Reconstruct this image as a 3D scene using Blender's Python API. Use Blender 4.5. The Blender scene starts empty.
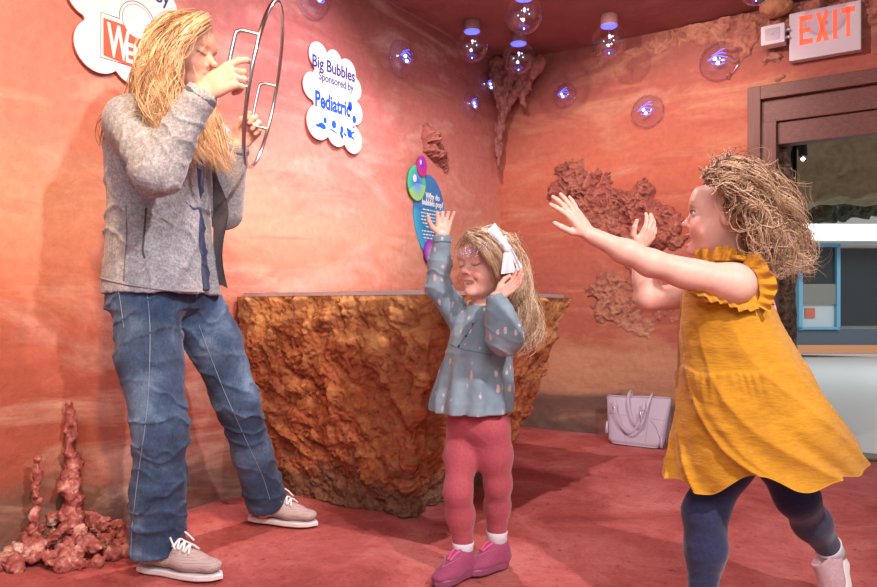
WORLD = .46
import bpy, math, random
import numpy as np
from mathutils import Vector, Matrix
random.seed(7); RNG = np.random.RandomState(11)
SC = bpy.context.scene; COL = SC.collection
V = lambda *a: np.array(a, dtype=float)
def nrm(a): a = np.asarray(a, float); return a / (np.linalg.norm(a) + 1e-12)

# ------------------------------------------------------------------ survey of the place
CAMH, FOC, CX, HOR = 0.80, 735.0, 438.5, 308.0          # camera height, focal length in pixels, horizon
def at(px, py, y): return V((px-CX)/FOC*y, y, CAMH+(HOR-py)/FOC*y)   # a surveyed point at distance y
U = V(.831, -.556, 0); U /= np.linalg.norm(U); W = V(.556, .831, 0); W /= np.linalg.norm(W)
CORNER = V(.428, 5.07, 0); ROT = math.atan2(U[1], U[0]); CEIL = 2.476
def room(u, v, z): return CORNER + U*u + W*v + V(0, 0, z)
def toroom(p): d = np.asarray(p, float)-CORNER; return V(d@U, d@W, d[2])
def leftwall(px, py):                                    # ray to the left wall -> (v, z)
    r = (px-CX)/FOC; t = (CORNER[0]-r*CORNER[1])/(W[0]-r*W[1]); y = CORNER[1]-t*W[1]
    return -t, CAMH+(HOR-py)/FOC*y
def backwall(px, py):
    r = (px-CX)/FOC; s = (r*CORNER[1]-CORNER[0])/(U[0]-r*U[1]); y = CORNER[1]+s*U[1]
    return s, CAMH+(HOR-py)/FOC*y

# ------------------------------------------------------------------ materials
def mat(name, col=(.5,.5,.5), rough=.6, metal=0, spec=.5, emit=None, es=1, sheen=0, coat=0, sss=0, alpha=1):
    m = bpy.data.materials.new(name); m.use_nodes = True
    b = m.node_tree.nodes['Principled BSDF']
    b.inputs['Base Color'].default_value = (*col, 1); b.inputs['Roughness'].default_value = rough
    b.inputs['Metallic'].default_value = metal; b.inputs['Specular IOR Level'].default_value = spec
    if emit: b.inputs['Emission Color'].default_value = (*emit, 1); b.inputs['Emission Strength'].default_value = es
    if sheen: b.inputs['Sheen Weight'].default_value = sheen
    if coat: b.inputs['Coat Weight'].default_value = coat
    if sss:
        b.inputs['Subsurface Weight'].default_value = sss; b.inputs['Subsurface Radius'].default_value = (1,.35,.2)
        b.inputs['Subsurface Scale'].default_value = .008
    b.inputs['Alpha'].default_value = alpha
    return m
class NT:
    def __init__(s, m): s.t = m.node_tree; s.b = s.t.nodes['Principled BSDF']
    def n(s, typ, **kw):
        x = s.t.nodes.new(typ)
        for k, v in kw.items():
            if k in ('operation','blend_type','data_type','attribute_name','feature','noise_dimensions','wave_type','bands_direction','interpolation_type','clamp','distance'): setattr(x, k, v)
        return x
    def l(s, a, b): s.t.links.new(a, b)
    def coord(s, scale=(1,1,1), kind='Object'):
        tc = s.n('ShaderNodeTexCoord'); mp = s.n('ShaderNodeMapping'); mp.inputs['Scale'].default_value = scale
        s.l(tc.outputs[kind], mp.inputs['Vector']); return mp.outputs[0]
    def noise(s, vec, scale=5, detail=4, rough=.55, dist=0):
        x = s.n('ShaderNodeTexNoise'); x.inputs['Scale'].default_value = scale; x.inputs['Detail'].default_value = detail
        x.inputs['Roughness'].default_value = rough; x.inputs['Distortion'].default_value = dist
        s.l(vec, x.inputs['Vector']); return x.outputs['Fac']
    def ramp(s, fac, stops, interp='LINEAR'):
        x = s.n('ShaderNodeValToRGB'); r = x.color_ramp; r.interpolation = interp
        r.elements[0].position = stops[0][0]; r.elements[0].color = (*stops[0][1], 1)
        r.elements[1].position = stops[-1][0]; r.elements[1].color = (*stops[-1][1], 1)
        for p, c in stops[1:-1]: e = r.elements.new(p); e.color = (*c, 1)
        s.l(fac, x.inputs[0]); return x.outputs[0]
    def mix(s, fac, a, b, mode='MIX'):
        x = s.n('ShaderNodeMix', data_type='RGBA', blend_type=mode)
        for sock, v in ((x.inputs[0], fac), (x.inputs[6], a), (x.inputs[7], b)):
            if isinstance(v, (int, float)): sock.default_value = v
            elif isinstance(v, tuple): sock.default_value = (*v, 1)
            else: s.l(v, sock)
        return x.outputs[2]
    def math(s, op, a, b=0):
        x = s.n('ShaderNodeMath', operation=op)
        for sock, v in ((x.inputs[0], a), (x.inputs[1], b)):
            if isinstance(v, (int, float)): sock.default_value = v
            else: s.l(v, sock)
        return x.outputs[0]
    def sep(s, vec): x = s.n('ShaderNodeSeparateXYZ'); s.l(vec, x.inputs[0]); return x.outputs
    def attr(s, name): return s.n('ShaderNodeAttribute', attribute_name=name).outputs
    def bump(s, h, strength=.3, dist=.01):
        x = s.n('ShaderNodeBump'); x.inputs['Strength'].default_value = strength; x.inputs['Distance'].default_value = dist
        s.l(h, x.inputs['Height']); s.l(x.outputs[0], s.b.inputs['Normal'])
    def color(s, c): s.l(c, s.b.inputs['Base Color'])

# ------------------------------------------------------------------ linking, naming
def addmesh(name, verts, faces, m=None, parent=None, smooth=True, col=None, loc=None, rotz=None):
    me = bpy.data.meshes.new(name); verts = np.asarray(verts, dtype=np.float32)
    if isinstance(faces, np.ndarray) and faces.ndim == 2:
        nf, k = faces.shape
        me.vertices.add(len(verts)); me.vertices.foreach_set('co', verts.ravel())
        me.loops.add(nf*k); me.loops.foreach_set('vertex_index', faces.ravel().astype(np.int32))
        me.polygons.add(nf); me.polygons.foreach_set('loop_start', np.arange(0, nf*k, k, dtype=np.int32))
        me.polygons.foreach_set('loop_total', np.full(nf, k, dtype=np.int32))
    else: me.from_pydata([tuple(map(float, v)) for v in verts], [], [tuple(map(int, f)) for f in faces])
    me.update(calc_edges=True); me.validate()
    if smooth: me.polygons.foreach_set('use_smooth', np.ones(len(me.polygons), dtype=bool))
    if col is not None and len(me.vertices) == len(col):
        a = me.color_attributes.new('Col', 'FLOAT_COLOR', 'POINT')
        c = np.ones((len(col), 4), dtype=np.float32); c[:, :np.asarray(col).shape[1]] = col
        a.data.foreach_set('color', c.ravel())
    o = bpy.data.objects.new(name, me); COL.objects.link(o)
    if m: me.materials.append(m)
    if loc is not None: o.location = loc
    if rotz is not None: o.rotation_euler.z = rotz
    if parent: attach(o, parent)
    return o
def attach(o, parent):                                   # parts keep their world place
    o.parent = parent
    pm = Matrix.LocRotScale(parent.location, parent.rotation_euler, parent.scale)
    o.matrix_parent_inverse = pm.inverted()
def thing(name, label, cat, loc=(0,0,0), rotz=0, group=None):
    o = bpy.data.objects.new(name, None); COL.objects.link(o); o.empty_display_size = .1
    o.location = tuple(map(float, loc)); o.rotation_euler.z = rotz
    o['label'] = label; o['category'] = cat
    if group: o['group'] = group
    return o
def tag(o, label, cat, group=None):
    o['label'] = label; o['category'] = cat
    if group: o['group'] = group
    return o
def struct(o): o['kind'] = 'structure'; return o

# ------------------------------------------------------------------ plain shapes
def grid_faces(nu, nv, wrapu=False, flip=False):
    i = np.arange(nu if wrapu else nu-1)[:, None]; j = np.arange(nv-1)[None, :]
    i2 = (i+1) % nu
    a = i*nv+j; b = i2*nv+j; c = i2*nv+j+1; d = i*nv+j+1
    f = np.stack([a, b, c, d] if not flip else [a, d, c, b], -1).reshape(-1, 4)
    return f
def box_vf(lo, hi, bev=0):
    lo = np.asarray(lo, float); hi = np.asarray(hi, float)
    if bev <= 0:
        v = [(x, y, z) for x in (lo[0], hi[0]) for y in (lo[1], hi[1]) for z in (lo[2], hi[2])]
        return np.array(v), [(0,1,3,2),(4,6,7,5),(0,4,5,1),(2,3,7,6),(0,2,6,4),(1,5,7,3)]
    import bmesh
    bm = bmesh.new(); bmesh.ops.create_cube(bm, size=1)
    for v in bm.verts: v.co = Vector([(lo[k]+hi[k])/2+v.co[k]*(hi[k]-lo[k]) for k in range(3)])
    bmesh.ops.bevel(bm, geom=bm.edges[:], offset=bev, segments=2, profile=.7, affect='EDGES')
    bm.verts.index_update(); vs = np.array([v.co[:] for v in bm.verts]); fs = [[v.index for v in f.verts] for f in bm.faces]; bm.free()
    return vs, fs
def join_vf(parts):
    vs, fs, o = [], [], 0
    for v, f in parts:
        v = np.asarray(v); vs.append(v); fs += [[int(i)+o for i in q] for q in f]; o += len(v)
    return np.vstack(vs), fs
def box(name, lo, hi, m, parent=None, bev=0, inroom=False):
    v, f = box_vf(lo, hi, bev)
    if inroom:
        v = np.array([room(*p) for p in v])
    return addmesh(name, v, f, m, parent, smooth=False)
def catmull(P, n):
    P = np.asarray(P, float); m = len(P); t = np.linspace(0, m-1, n); i = np.clip(t.astype(int), 0, m-2); f = (t-i)[:, None]
    g = lambda k: P[np.clip(k, 0, m-1)]
    p0, p1, p2, p3 = g(i-1), g(i), g(i+1), g(i+2)
    return .5*((2*p1)+(-p0+p2)*f+(2*p0-5*p1+4*p2-p3)*f**2+(-p0+3*p1-3*p2+p3)*f**3)
def tube_vf(P, r, sides=8, closed=False, caps=True):
    P = np.asarray(P, float); n = len(P); r = np.broadcast_to(np.asarray(r, float), (n,))
    T = np.roll(P, -1, 0)-np.roll(P, 1, 0) if closed else np.gradient(P, axis=0)
    T /= np.linalg.norm(T, axis=1)[:, None]+1e-12
    up = V(0,0,1) if abs(T[0][2]) < .9 else V(1,0,0)
    N = np.zeros_like(P); a = nrm(np.cross(T[0], up))
    for k in range(n): a = nrm(a-T[k]*(a@T[k])); N[k] = a
    B = np.cross(T, N); th = np.linspace(0, 2*math.pi, sides, endpoint=False)
    v = P[:, None]+r[:, None, None]*(N[:, None]*np.cos(th)[None, :, None]+B[:, None]*np.sin(th)[None, :, None])
    v = v.reshape(-1, 3); f = []
    for k in range(n if closed else n-1):
        k2 = (k+1) % n
        for s in range(sides):
            s2 = (s+1) % sides; f.append((k*sides+s, k*sides+s2, k2*sides+s2, k2*sides+s))
    if caps and not closed:
        f.append(tuple(range(sides))[::-1]); f.append(tuple((n-1)*sides+s for s in range(sides)))
    return v, f
def tube(name, P, r, m, parent=None, sides=8, closed=False): return addmesh(name, *tube_vf(P, r, sides, closed), m, parent)
def strands_vf(L, sides=4):
    """L: array (n_strands, n_points, 3), radii (n_strands, n_points)."""
    P, R = L; n, k, _ = P.shape
    T = np.gradient(P, axis=1); T /= np.linalg.norm(T, axis=2)[..., None]+1e-12
    ref = np.zeros_like(T); ref[..., 0] = .31; ref[..., 1] = .87; ref[..., 2] = .39
    N = np.cross(T, ref); N /= np.linalg.norm(N, axis=2)[..., None]+1e-9; B = np.cross(T, N)
    th = np.linspace(0, 2*math.pi, sides, endpoint=False)
    v = P[:, :, None]+R[:, :, None, None]*(N[:, :, None]*np.cos(th)[:, None]+B[:, :, None]*np.sin(th)[:, None])
    idx = np.arange(n*k*sides).reshape(n, k, sides)
    a = idx[:, :-1]; b = np.roll(a, -1, 2); c = np.roll(idx[:, 1:], -1, 2); d = idx[:, 1:]
    f = np.stack([a, b, c, d], -1).reshape(-1, 4)
    return v.reshape(-1, 3), f
def sphere_vf(c, r, nu=32, nv=18, cut=None):
    th = np.linspace(0, 2*math.pi, nu, endpoint=False); ph = np.linspace(1e-3, math.pi-1e-3, nv)
    r = np.broadcast_to(np.asarray(r, float), (3,))
    v = np.stack([np.cos(th)[:, None]*np.sin(ph)*r[0], np.sin(th)[:, None]*np.sin(ph)*r[1], np.cos(ph)[None]*np.ones((nu, 1))*r[2]], -1)
    return v.reshape(-1, 3)+np.asarray(c, float), grid_faces(nu, nv, True, True)

# ------------------------------------------------------------------ noise
_T = RNG.rand(64, 64, 64).astype(np.float32)
def vnoise(p):
    p = np.asarray(p, dtype=np.float32); i = np.floor(p).astype(np.int32); f = p-i; f = f*f*(3-2*f); i &= 63; j = (i+1) & 63
    x0, y0, z0 = i[..., 0], i[..., 1], i[..., 2]; x1, y1, z1 = j[..., 0], j[..., 1], j[..., 2]
    fx, fy, fz = f[..., 0], f[..., 1], f[..., 2]
    def L(a, b, t): return a+(b-a)*t
    return L(L(L(_T[x0,y0,z0], _T[x1,y0,z0], fx), L(_T[x0,y1,z0], _T[x1,y1,z0], fx), fy),
             L(L(_T[x0,y0,z1], _T[x1,y0,z1], fx), L(_T[x0,y1,z1], _T[x1,y1,z1], fx), fy), fz)*2-1
def fbm(p, oct=4, gain=.5):
    p = np.asarray(p, dtype=np.float32); s = 0; a = 1
    for k in range(oct): s = s+a*vnoise(p*(2**k)+k*7.3); a *= gain
    return s
def sstep(a, b, x): t = np.clip((x-a)/(b-a), 0, 1); return t*t*(3-2*t)

# ------------------------------------------------------------------ implicit bodies
class Field:
    def __init__(s, lo, hi, h):
        s.h = h; s.lo = np.asarray(lo, float); s.n = np.ceil((np.asarray(hi)-s.lo)/h).astype(int)+1
        s.f = np.full(s.n, .2, dtype=np.float32)
    def sub(s, lo, hi):
        a = np.clip(np.floor((np.asarray(lo)-s.lo)/s.h).astype(int), 0, s.n); b = np.clip(np.ceil((np.asarray(hi)-s.lo)/s.h).astype(int)+1, 0, s.n)
        sl = tuple(slice(x, y) for x, y in zip(a, b))
        ax = [(s.lo[k]+np.arange(a[k], b[k])*s.h).astype(np.float32) for k in range(3)]
        return sl, ax[0][:, None, None], ax[1][None, :, None], ax[2][None, None, :]
    def comb(s, sl, d, k, op):
        f = s.f[sl]
        if op == 'sub': hh = np.clip(.5-.5*(f+d)/k, 0, 1); r = f*(1-hh)-d*hh+k*hh*(1-hh)
        else: hh = np.clip(.5+.5*(f-d)/k, 0, 1); r = f*(1-hh)+d*hh-k*hh*(1-hh)
        s.f[sl] = r
    def cap(s, a, b, ra, rb=None, k=.01, flat=None, op='add'):
        a = np.asarray(a, float); b = np.asarray(b, float); rb = ra if rb is None else rb; R = max(ra, rb)+k+.02
        sl, x, y, z = s.sub(np.minimum(a, b)-R, np.maximum(a, b)+R)
        if s.f[sl].size == 0: return
        x = x-a[0]; y = y-a[1]; z = z-a[2]; d = b-a
        if flat is not None:
            n, q = flat; n = nrm(n); w = (x*n[0]+y*n[1]+z*n[2])*(q-1); x = x+w*n[0]; y = y+w*n[1]; z = z+w*n[2]; d = d+(d@n)*(q-1)*n
        t = np.clip((x*d[0]+y*d[1]+z*d[2])/(d@d+1e-12), 0, 1)
        D = np.sqrt((x-t*d[0])**2+(y-t*d[1])**2+(z-t*d[2])**2)-(ra+(rb-ra)*t)
        s.comb(sl, D, k, op)
    def chain(s, P, R, k=.01, flat=None):
        for i in range(len(P)-1): s.cap(P[i], P[i+1], R[i], R[i+1], k, flat)
    def ell(s, c, r, M=None, k=.01, op='add'):
        c = np.asarray(c, float); r = np.broadcast_to(np.asarray(r, float), (3,)); R = r.max()+k+.02
        sl, x, y, z = s.sub(c-R, c+R)
        if s.f[sl].size == 0: return
        x = x-c[0]; y = y-c[1]; z = z-c[2]
        if M is None: M = np.eye(3)
        q = [x*M[0, j]+y*M[1, j]+z*M[2, j] for j in range(3)]
        k0 = np.sqrt(sum((q[j]/r[j])**2 for j in range(3))); k1 = np.sqrt(sum((q[j]/r[j]**2)**2 for j in range(3)))+1e-9
        D = k0*(k0-1)/k1; D = np.where(k0 < .05, -r.min(), D)
        s.comb(sl, D, k, op)
    def loft(s, rows, k=.01, pw=2.0):
        """rows (z, cx, cy, half-depth along a, half-width across, angle) bottom to top"""
        rows = np.array(rows, float); z0, z1 = rows[0, 0], rows[-1, 0]; R = rows[:, 3:5].max()+k+.03
        sl, x, y, z = s.sub((rows[:, 1].min()-R, rows[:, 2].min()-R, z0-.03-k), (rows[:, 1].max()+R, rows[:, 2].max()+R, z1+.03+k))
        zz = z.ravel(); g = lambda j: np.interp(zz, rows[:, 0], rows[:, j])[None, None, :].astype(np.float32)
        cx, cy, a, b, an = (g(j) for j in range(1, 6)); dx = x-cx; dy = y-cy
        p = (dx*np.cos(an)+dy*np.sin(an))/a; q = (-dx*np.sin(an)+dy*np.cos(an))/b
        D = ((np.abs(p)**pw+np.abs(q)**pw)**(1/pw)-1)*np.minimum(a, b)
        D = np.maximum(D, np.maximum(z-z1, z0-z))
        s.comb(sl, D, k, 'add')
    def warp(s, fn, band=.03, lo=None, hi=None):
        if lo is None: sl = (slice(None),)*3; off = V(0,0,0)
        else:
            sl, x, y, z = s.sub(lo, hi); off = V(x.ravel()[0], y.ravel()[0], z.ravel()[0])-s.lo
        g = s.f[sl]; m = np.abs(g) < band; idx = np.argwhere(m)
        p = s.lo+off+idx*s.h
        g[m] = g[m]+fn(p); s.f[sl] = g
    def cutplane(s, p, n, k=.004):      # remove everything on the side n points to
        sl, x, y, z = s.sub(s.lo, s.lo+s.n*s.h); n = nrm(n)
        D = -((x-p[0])*n[0]+(y-p[1])*n[1]+(z-p[2])*n[2]); s.comb(sl, D.astype(np.float32)+np.zeros_like(s.f[sl]), k, 'sub')
    def mesh(s):
        f = s.f; ins = f < 0; A = ins.astype(np.uint8)
        c = A[:-1]+A[1:]; c = c[:, :-1]+c[:, 1:]; c = c[:, :, :-1]+c[:, :, 1:]
        act = (c > 0) & (c < 8); del c
        idx = np.argwhere(act); ids = np.full(act.shape, -1, np.int32); ids[act] = np.arange(len(idx))
        pos = np.zeros((len(idx), 3)); cnt = np.zeros(len(idx)); base = idx
        cor = [(i, j, k) for i in (0,1) for j in (0,1) for k in (0,1)]
        vals = {q: f[base[:,0]+q[0], base[:,1]+q[1], base[:,2]+q[2]] for q in cor}
        for a in cor:
            for ax in range(3):
                if a[ax] == 0:
                    b = list(a); b[ax] = 1; b = tuple(b); va, vb = vals[a], vals[b]; m = (va < 0) != (vb < 0)
                    t = np.where(m, va/(va-vb+1e-20), 0); q = np.zeros((len(idx), 3)); q += a; q[:, ax] += t
                    pos[m] += q[m]; cnt[m] += 1
        P = s.lo+(idx+pos/cnt[:, None])*s.h
        F = []
        for ax in range(3):
            o1, o2 = [k for k in range(3) if k != ax]
            sl0 = [slice(1, -1)]*3; sl0[ax] = slice(0, -1); sl1 = list(sl0); sl1[ax] = slice(1, None)
            a = ins[tuple(sl0)]; b = ins[tuple(sl1)]; e = np.argwhere(a != b)
            sgn = a[tuple(e.T)]; e = e.copy(); e[:, o1] += 1; e[:, o2] += 1
            def cell(d1, d2): q = e.copy(); q[:, o1] += d1; q[:, o2] += d2; return ids[tuple(q.T)]
            q = np.stack([cell(-1,-1), cell(0,-1), cell(0,0), cell(-1,0)], 1)
            if ax == 1: sgn = ~sgn
            q[~sgn] = q[~sgn][:, ::-1]; F.append(q)
        F = np.vstack(F); F = F[(F >= 0).all(1)]
        return P, F
    def build(s, name, m, parent=None, colfn=None):
        P, F = s.mesh(); s.f = None
        return addmesh(name, P, F, m, parent, col=colfn(P) if colfn else None)
def frame(fwd, up):                                      # columns forward, left, up
    f = nrm(fwd); l = nrm(np.cross(up, f)); u = np.cross(f, l); return np.stack([f, l, u], 1)
def rotv(v, ax, a):
    ax = nrm(ax); return v*math.cos(a)+np.cross(ax, v)*math.sin(a)+ax*(ax@v)*(1-math.cos(a))
# ================================================================== camera, world
cam = bpy.data.objects.new('camera', bpy.data.cameras.new('camera')); COL.objects.link(cam); SC.camera = cam
cam.location = (0, 0, CAMH); cam.rotation_euler = (math.pi/2, 0, 0)
cam.data.sensor_width = 36; cam.data.lens = FOC/877*36; cam.data.shift_y = (HOR-293.5)/877; cam.data.clip_start = .05
SC.view_settings.view_transform = 'Standard'; SC.view_settings.look = 'None'; SC.view_settings.gamma = 1
SC.view_settings.exposure = 0
w = bpy.data.worlds.new('world'); SC.world = w; w.use_nodes = True
w.node_tree.nodes['Background'].inputs[0].default_value = (1, .86, .84, 1); w.node_tree.nodes['Background'].inputs[1].default_value = WORLD

# ================================================================== painted plaster
def wall_material(name, ramp_stops, seed, streak):
    m = mat(name, rough=.75, spec=.25); t = NT(m); vec = t.coord()
    x, y, z = t.sep(vec)
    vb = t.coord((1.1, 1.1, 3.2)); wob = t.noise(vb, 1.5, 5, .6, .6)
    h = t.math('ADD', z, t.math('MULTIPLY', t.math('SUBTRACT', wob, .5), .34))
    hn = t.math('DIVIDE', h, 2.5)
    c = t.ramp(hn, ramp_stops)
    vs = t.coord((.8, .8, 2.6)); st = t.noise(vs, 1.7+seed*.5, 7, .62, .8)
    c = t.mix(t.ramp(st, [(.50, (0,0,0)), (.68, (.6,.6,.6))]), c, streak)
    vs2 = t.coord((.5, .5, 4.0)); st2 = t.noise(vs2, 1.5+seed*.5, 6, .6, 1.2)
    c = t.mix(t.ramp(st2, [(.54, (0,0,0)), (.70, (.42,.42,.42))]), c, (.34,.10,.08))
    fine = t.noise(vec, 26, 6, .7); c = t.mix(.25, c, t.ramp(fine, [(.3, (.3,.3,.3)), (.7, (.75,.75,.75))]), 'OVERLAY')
    hs = t.n('ShaderNodeHueSaturation'); hs.inputs['Saturation'].default_value = 1.07; t.l(c, hs.inputs['Color']); t.color(hs.outputs[0])
    b1 = t.noise(vec, 9, 8, .7, .4); t.bump(b1, .45, .02)
    return m
def smap(L): return [(z/2.5, c) for z, c in L]
M_wl = wall_material('painted_plaster_left', smap([(0, (.14,.09,.07)), (.13, (.18,.10,.075)), (.22, (.33,.105,.075)), (.6, (.37,.115,.08)), (.85, (.54,.20,.13)), (1.15, (.62,.33,.23)), (1.5, (.58,.25,.20)), (2.0, (.48,.19,.165)), (2.3, (.34,.13,.115)), (2.5, (.27,.10,.09))]), 0, (.68,.47,.38))  # lower stops painted darker to deepen the shadow on this wall
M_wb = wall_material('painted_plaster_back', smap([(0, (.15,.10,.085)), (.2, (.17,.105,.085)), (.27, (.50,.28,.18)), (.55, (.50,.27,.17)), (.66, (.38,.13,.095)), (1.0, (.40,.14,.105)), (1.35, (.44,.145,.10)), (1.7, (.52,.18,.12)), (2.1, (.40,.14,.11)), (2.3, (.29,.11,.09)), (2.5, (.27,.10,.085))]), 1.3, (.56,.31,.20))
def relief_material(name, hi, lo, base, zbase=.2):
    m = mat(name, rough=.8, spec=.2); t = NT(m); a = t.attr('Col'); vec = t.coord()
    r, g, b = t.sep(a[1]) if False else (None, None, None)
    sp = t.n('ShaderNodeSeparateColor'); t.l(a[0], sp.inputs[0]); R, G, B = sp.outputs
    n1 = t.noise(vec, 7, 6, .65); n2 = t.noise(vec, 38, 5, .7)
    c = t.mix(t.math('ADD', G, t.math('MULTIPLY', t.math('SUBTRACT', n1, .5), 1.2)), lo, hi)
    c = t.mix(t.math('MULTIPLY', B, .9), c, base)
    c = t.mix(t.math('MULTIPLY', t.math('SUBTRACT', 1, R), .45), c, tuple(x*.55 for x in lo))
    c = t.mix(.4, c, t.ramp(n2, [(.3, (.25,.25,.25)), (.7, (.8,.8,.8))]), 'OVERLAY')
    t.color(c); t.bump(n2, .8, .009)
    return m

# walls as gently modelled plaster surfaces in the room's own frame
def wall_grid(name, kind, a0, a1, z0, z1, m, step=.02, seed=0):
    na = max(2, int((a1-a0)/step)+1); nz = max(2, int((z1-z0)/step)+1)
    a, z = np.meshgrid(np.linspace(a0, a1, na), np.linspace(z0, z1, nz), indexing='ij')
    P = np.stack([a*1.6, z*3.4, np.full_like(a, seed)], -1); h = fbm(P, 5, .55)*.010
    h += .012*sstep(.18, .0, z)*(1+fbm(P*6, 3))                       # rough skirt by the floor
    ed = np.minimum(1, np.minimum(a-a0, a1-a)/.05); h = h*np.clip(ed, 0, 1) if kind == 'back' else h
    v = np.stack([h, a, z], -1) if kind == 'left' else np.stack([a, -h, z], -1)
    return struct(addmesh(name, v.reshape(-1, 3), grid_faces(na, nz, flip=(kind == 'back')) if kind == 'left' else grid_faces(na, nz), m, loc=tuple(CORNER), rotz=ROT))
DU0, DU1, DTOP = 1.62, 3.05, 2.04                         # the doorway in the back wall
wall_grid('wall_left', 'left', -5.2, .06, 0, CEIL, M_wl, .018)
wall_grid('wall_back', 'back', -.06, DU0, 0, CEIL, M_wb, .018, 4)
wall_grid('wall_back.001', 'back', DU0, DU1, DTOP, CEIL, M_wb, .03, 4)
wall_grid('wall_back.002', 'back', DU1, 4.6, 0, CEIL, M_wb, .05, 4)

# floor: trodden red concrete
M_fl = mat('red_concrete', rough=.8, spec=.2); t = NT(M_fl); vec = t.coord()
n1 = t.noise(vec, 2.6, 8, .72, .5); n2 = t.noise(vec, 24, 7, .8); n3 = t.noise(vec, 90, 3, .6)
c = t.ramp(n1, [(.34, (.36,.075,.068)), (.5, (.53,.13,.12)), (.66, (.64,.22,.20))])
c = t.mix(t.ramp(n2, [(.33, (.95,.95,.95)), (.43, (0,0,0))]), c, (.20,.035,.03)); c = t.mix(.3, c, t.ramp(n3, [(.3, (.3,.3,.3)), (.7, (.7,.7,.7))]), 'OVERLAY')
t.color(c); t.bump(n2, .9, .014)
na, nb = 300, 300; a, b = np.meshgrid(np.linspace(-.02, 4.6, na), np.linspace(-5.2, .02, nb), indexing='ij')
h = fbm(np.stack([a*5, b*5, a*0], -1), 5, .6)*.004-.003
struct(addmesh('floor', np.stack([a, b, h], -1).reshape(-1, 3), grid_faces(na, nb), M_fl, loc=tuple(CORNER), rotz=ROT))
# ceiling: dark red stippled plaster
M_ce = mat('dark_red_ceiling', rough=.85, spec=.2); t = NT(M_ce); vec = t.coord(); n = t.noise(vec, 30, 6, .7); n2 = t.noise(vec, 3, 4, .6)
c = t.ramp(n2, [(.3, (.27,.10,.09)), (.7, (.36,.14,.125))]); t.color(c); t.bump(n, .5, .01)
a, b = np.meshgrid(np.linspace(-.02, 4.6, 120), np.linspace(-3.6, .02, 120), indexing='ij'); h = fbm(np.stack([a*4, b*4, a*0], -1), 4)*.006
struct(addmesh('ceiling', np.stack([a, b, CEIL+h], -1).reshape(-1, 3), grid_faces(120, 120, flip=True), M_ce, loc=tuple(CORNER), rotz=ROT))

# ================================================================== rock relief on the walls
M_rock = relief_material('red_rock', (.50,.19,.14), (.28,.08,.065), (.50,.24,.16))  # low colour darkened for the shade in the rock's gaps
M_tanrock = relief_material('tan_rock', (.56,.29,.18), (.33,.12,.085), (.56,.33,.2))
def rock_patch(name, side, pts, depth, label, m, step=.006, seed=0, rough=1.0):
    """pts: blobs (px, py, radius in metres, height factor) as surveyed on the wall; a lumpy relief bonded to the wall"""
    f = leftwall if side == 'left' else backwall
    B = [(*f(px, py), r, hf) for px, py, r, hf in pts]
    a0 = min(b[0]-b[2]*1.3 for b in B); a1 = max(b[0]+b[2]*1.3 for b in B); z0 = min(b[1]-b[2]*1.3 for b in B); z1 = max(b[1]+b[2]*1.3 for b in B)
    z1 = min(z1, CEIL-.01)
    if side == 'left': a1 = min(a1, -.01)
    na = int((a1-a0)/step)+1; nz = int((z1-z0)/step)+1
    a, z = np.meshgrid(np.linspace(a0, a1, na), np.linspace(z0, z1, nz), indexing='ij')
    q = np.stack([a, z, a*0+seed], -1)
    wa = fbm(q*9, 5, .6)*.045; wb = fbm(q*9+9, 5, .6)*.045; m_ = np.zeros_like(a)
    for ba, bz, r, hf in B:
        d = np.sqrt((a+wa-ba)**2+(z+wb-bz)**2)/r; m_ = np.maximum(m_, hf*np.clip(1-d**2, 0, 1)**.6)
    ww = np.stack([fbm(q*14, 2), fbm(q*14+4, 2), a*0], -1)*.03; lump = 1-np.abs(fbm((q+ww)*19, 4, .6)); crag = np.abs(fbm((q+ww)*60+3, 3, .6))
    h = m_*depth*(.35+.65*lump*rough*(.6+.4*vnoise(q*16+5)))+m_*.014*rough*(crag-.3)+np.minimum(m_, .3)*.03*(lump-.6)-.016*(m_ <= .02)-.004
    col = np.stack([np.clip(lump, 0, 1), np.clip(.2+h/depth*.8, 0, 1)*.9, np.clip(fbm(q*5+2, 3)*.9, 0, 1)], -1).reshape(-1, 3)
    if side == 'left': v = np.stack([h, a, z], -1); F = grid_faces(na, nz, flip=True)
    else: v = np.stack([a, -h, z], -1); F = grid_faces(na, nz)
    V3 = v.reshape(-1, 3); keep = (m_.reshape(-1) > .0)
    F = F[keep[F].any(1)]; used = np.unique(F); mp = np.full(len(V3), -1); mp[used] = np.arange(len(used))
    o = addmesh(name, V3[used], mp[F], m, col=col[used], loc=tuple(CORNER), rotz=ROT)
    return tag(o, label, 'rock')
M_cornice = relief_material('brown_rock', (.50,.22,.15), (.34,.12,.09), (.5,.26,.17))
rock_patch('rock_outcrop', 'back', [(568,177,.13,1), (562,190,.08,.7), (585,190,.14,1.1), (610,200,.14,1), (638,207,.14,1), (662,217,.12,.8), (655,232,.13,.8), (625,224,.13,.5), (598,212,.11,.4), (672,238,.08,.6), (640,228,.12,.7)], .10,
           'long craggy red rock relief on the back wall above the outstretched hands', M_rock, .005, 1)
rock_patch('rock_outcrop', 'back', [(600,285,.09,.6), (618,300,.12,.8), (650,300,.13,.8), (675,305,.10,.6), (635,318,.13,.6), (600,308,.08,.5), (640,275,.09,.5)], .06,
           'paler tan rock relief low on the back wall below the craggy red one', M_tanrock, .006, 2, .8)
rock_patch('rock_lump', 'left', [(430,140,.09,1), (436,155,.09,1.1), (428,128,.05,.7), (442,166,.05,.8)], .11, 'small brown rock lump jutting from the left wall above the oval sign', M_rock, .005, 3)
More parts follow.
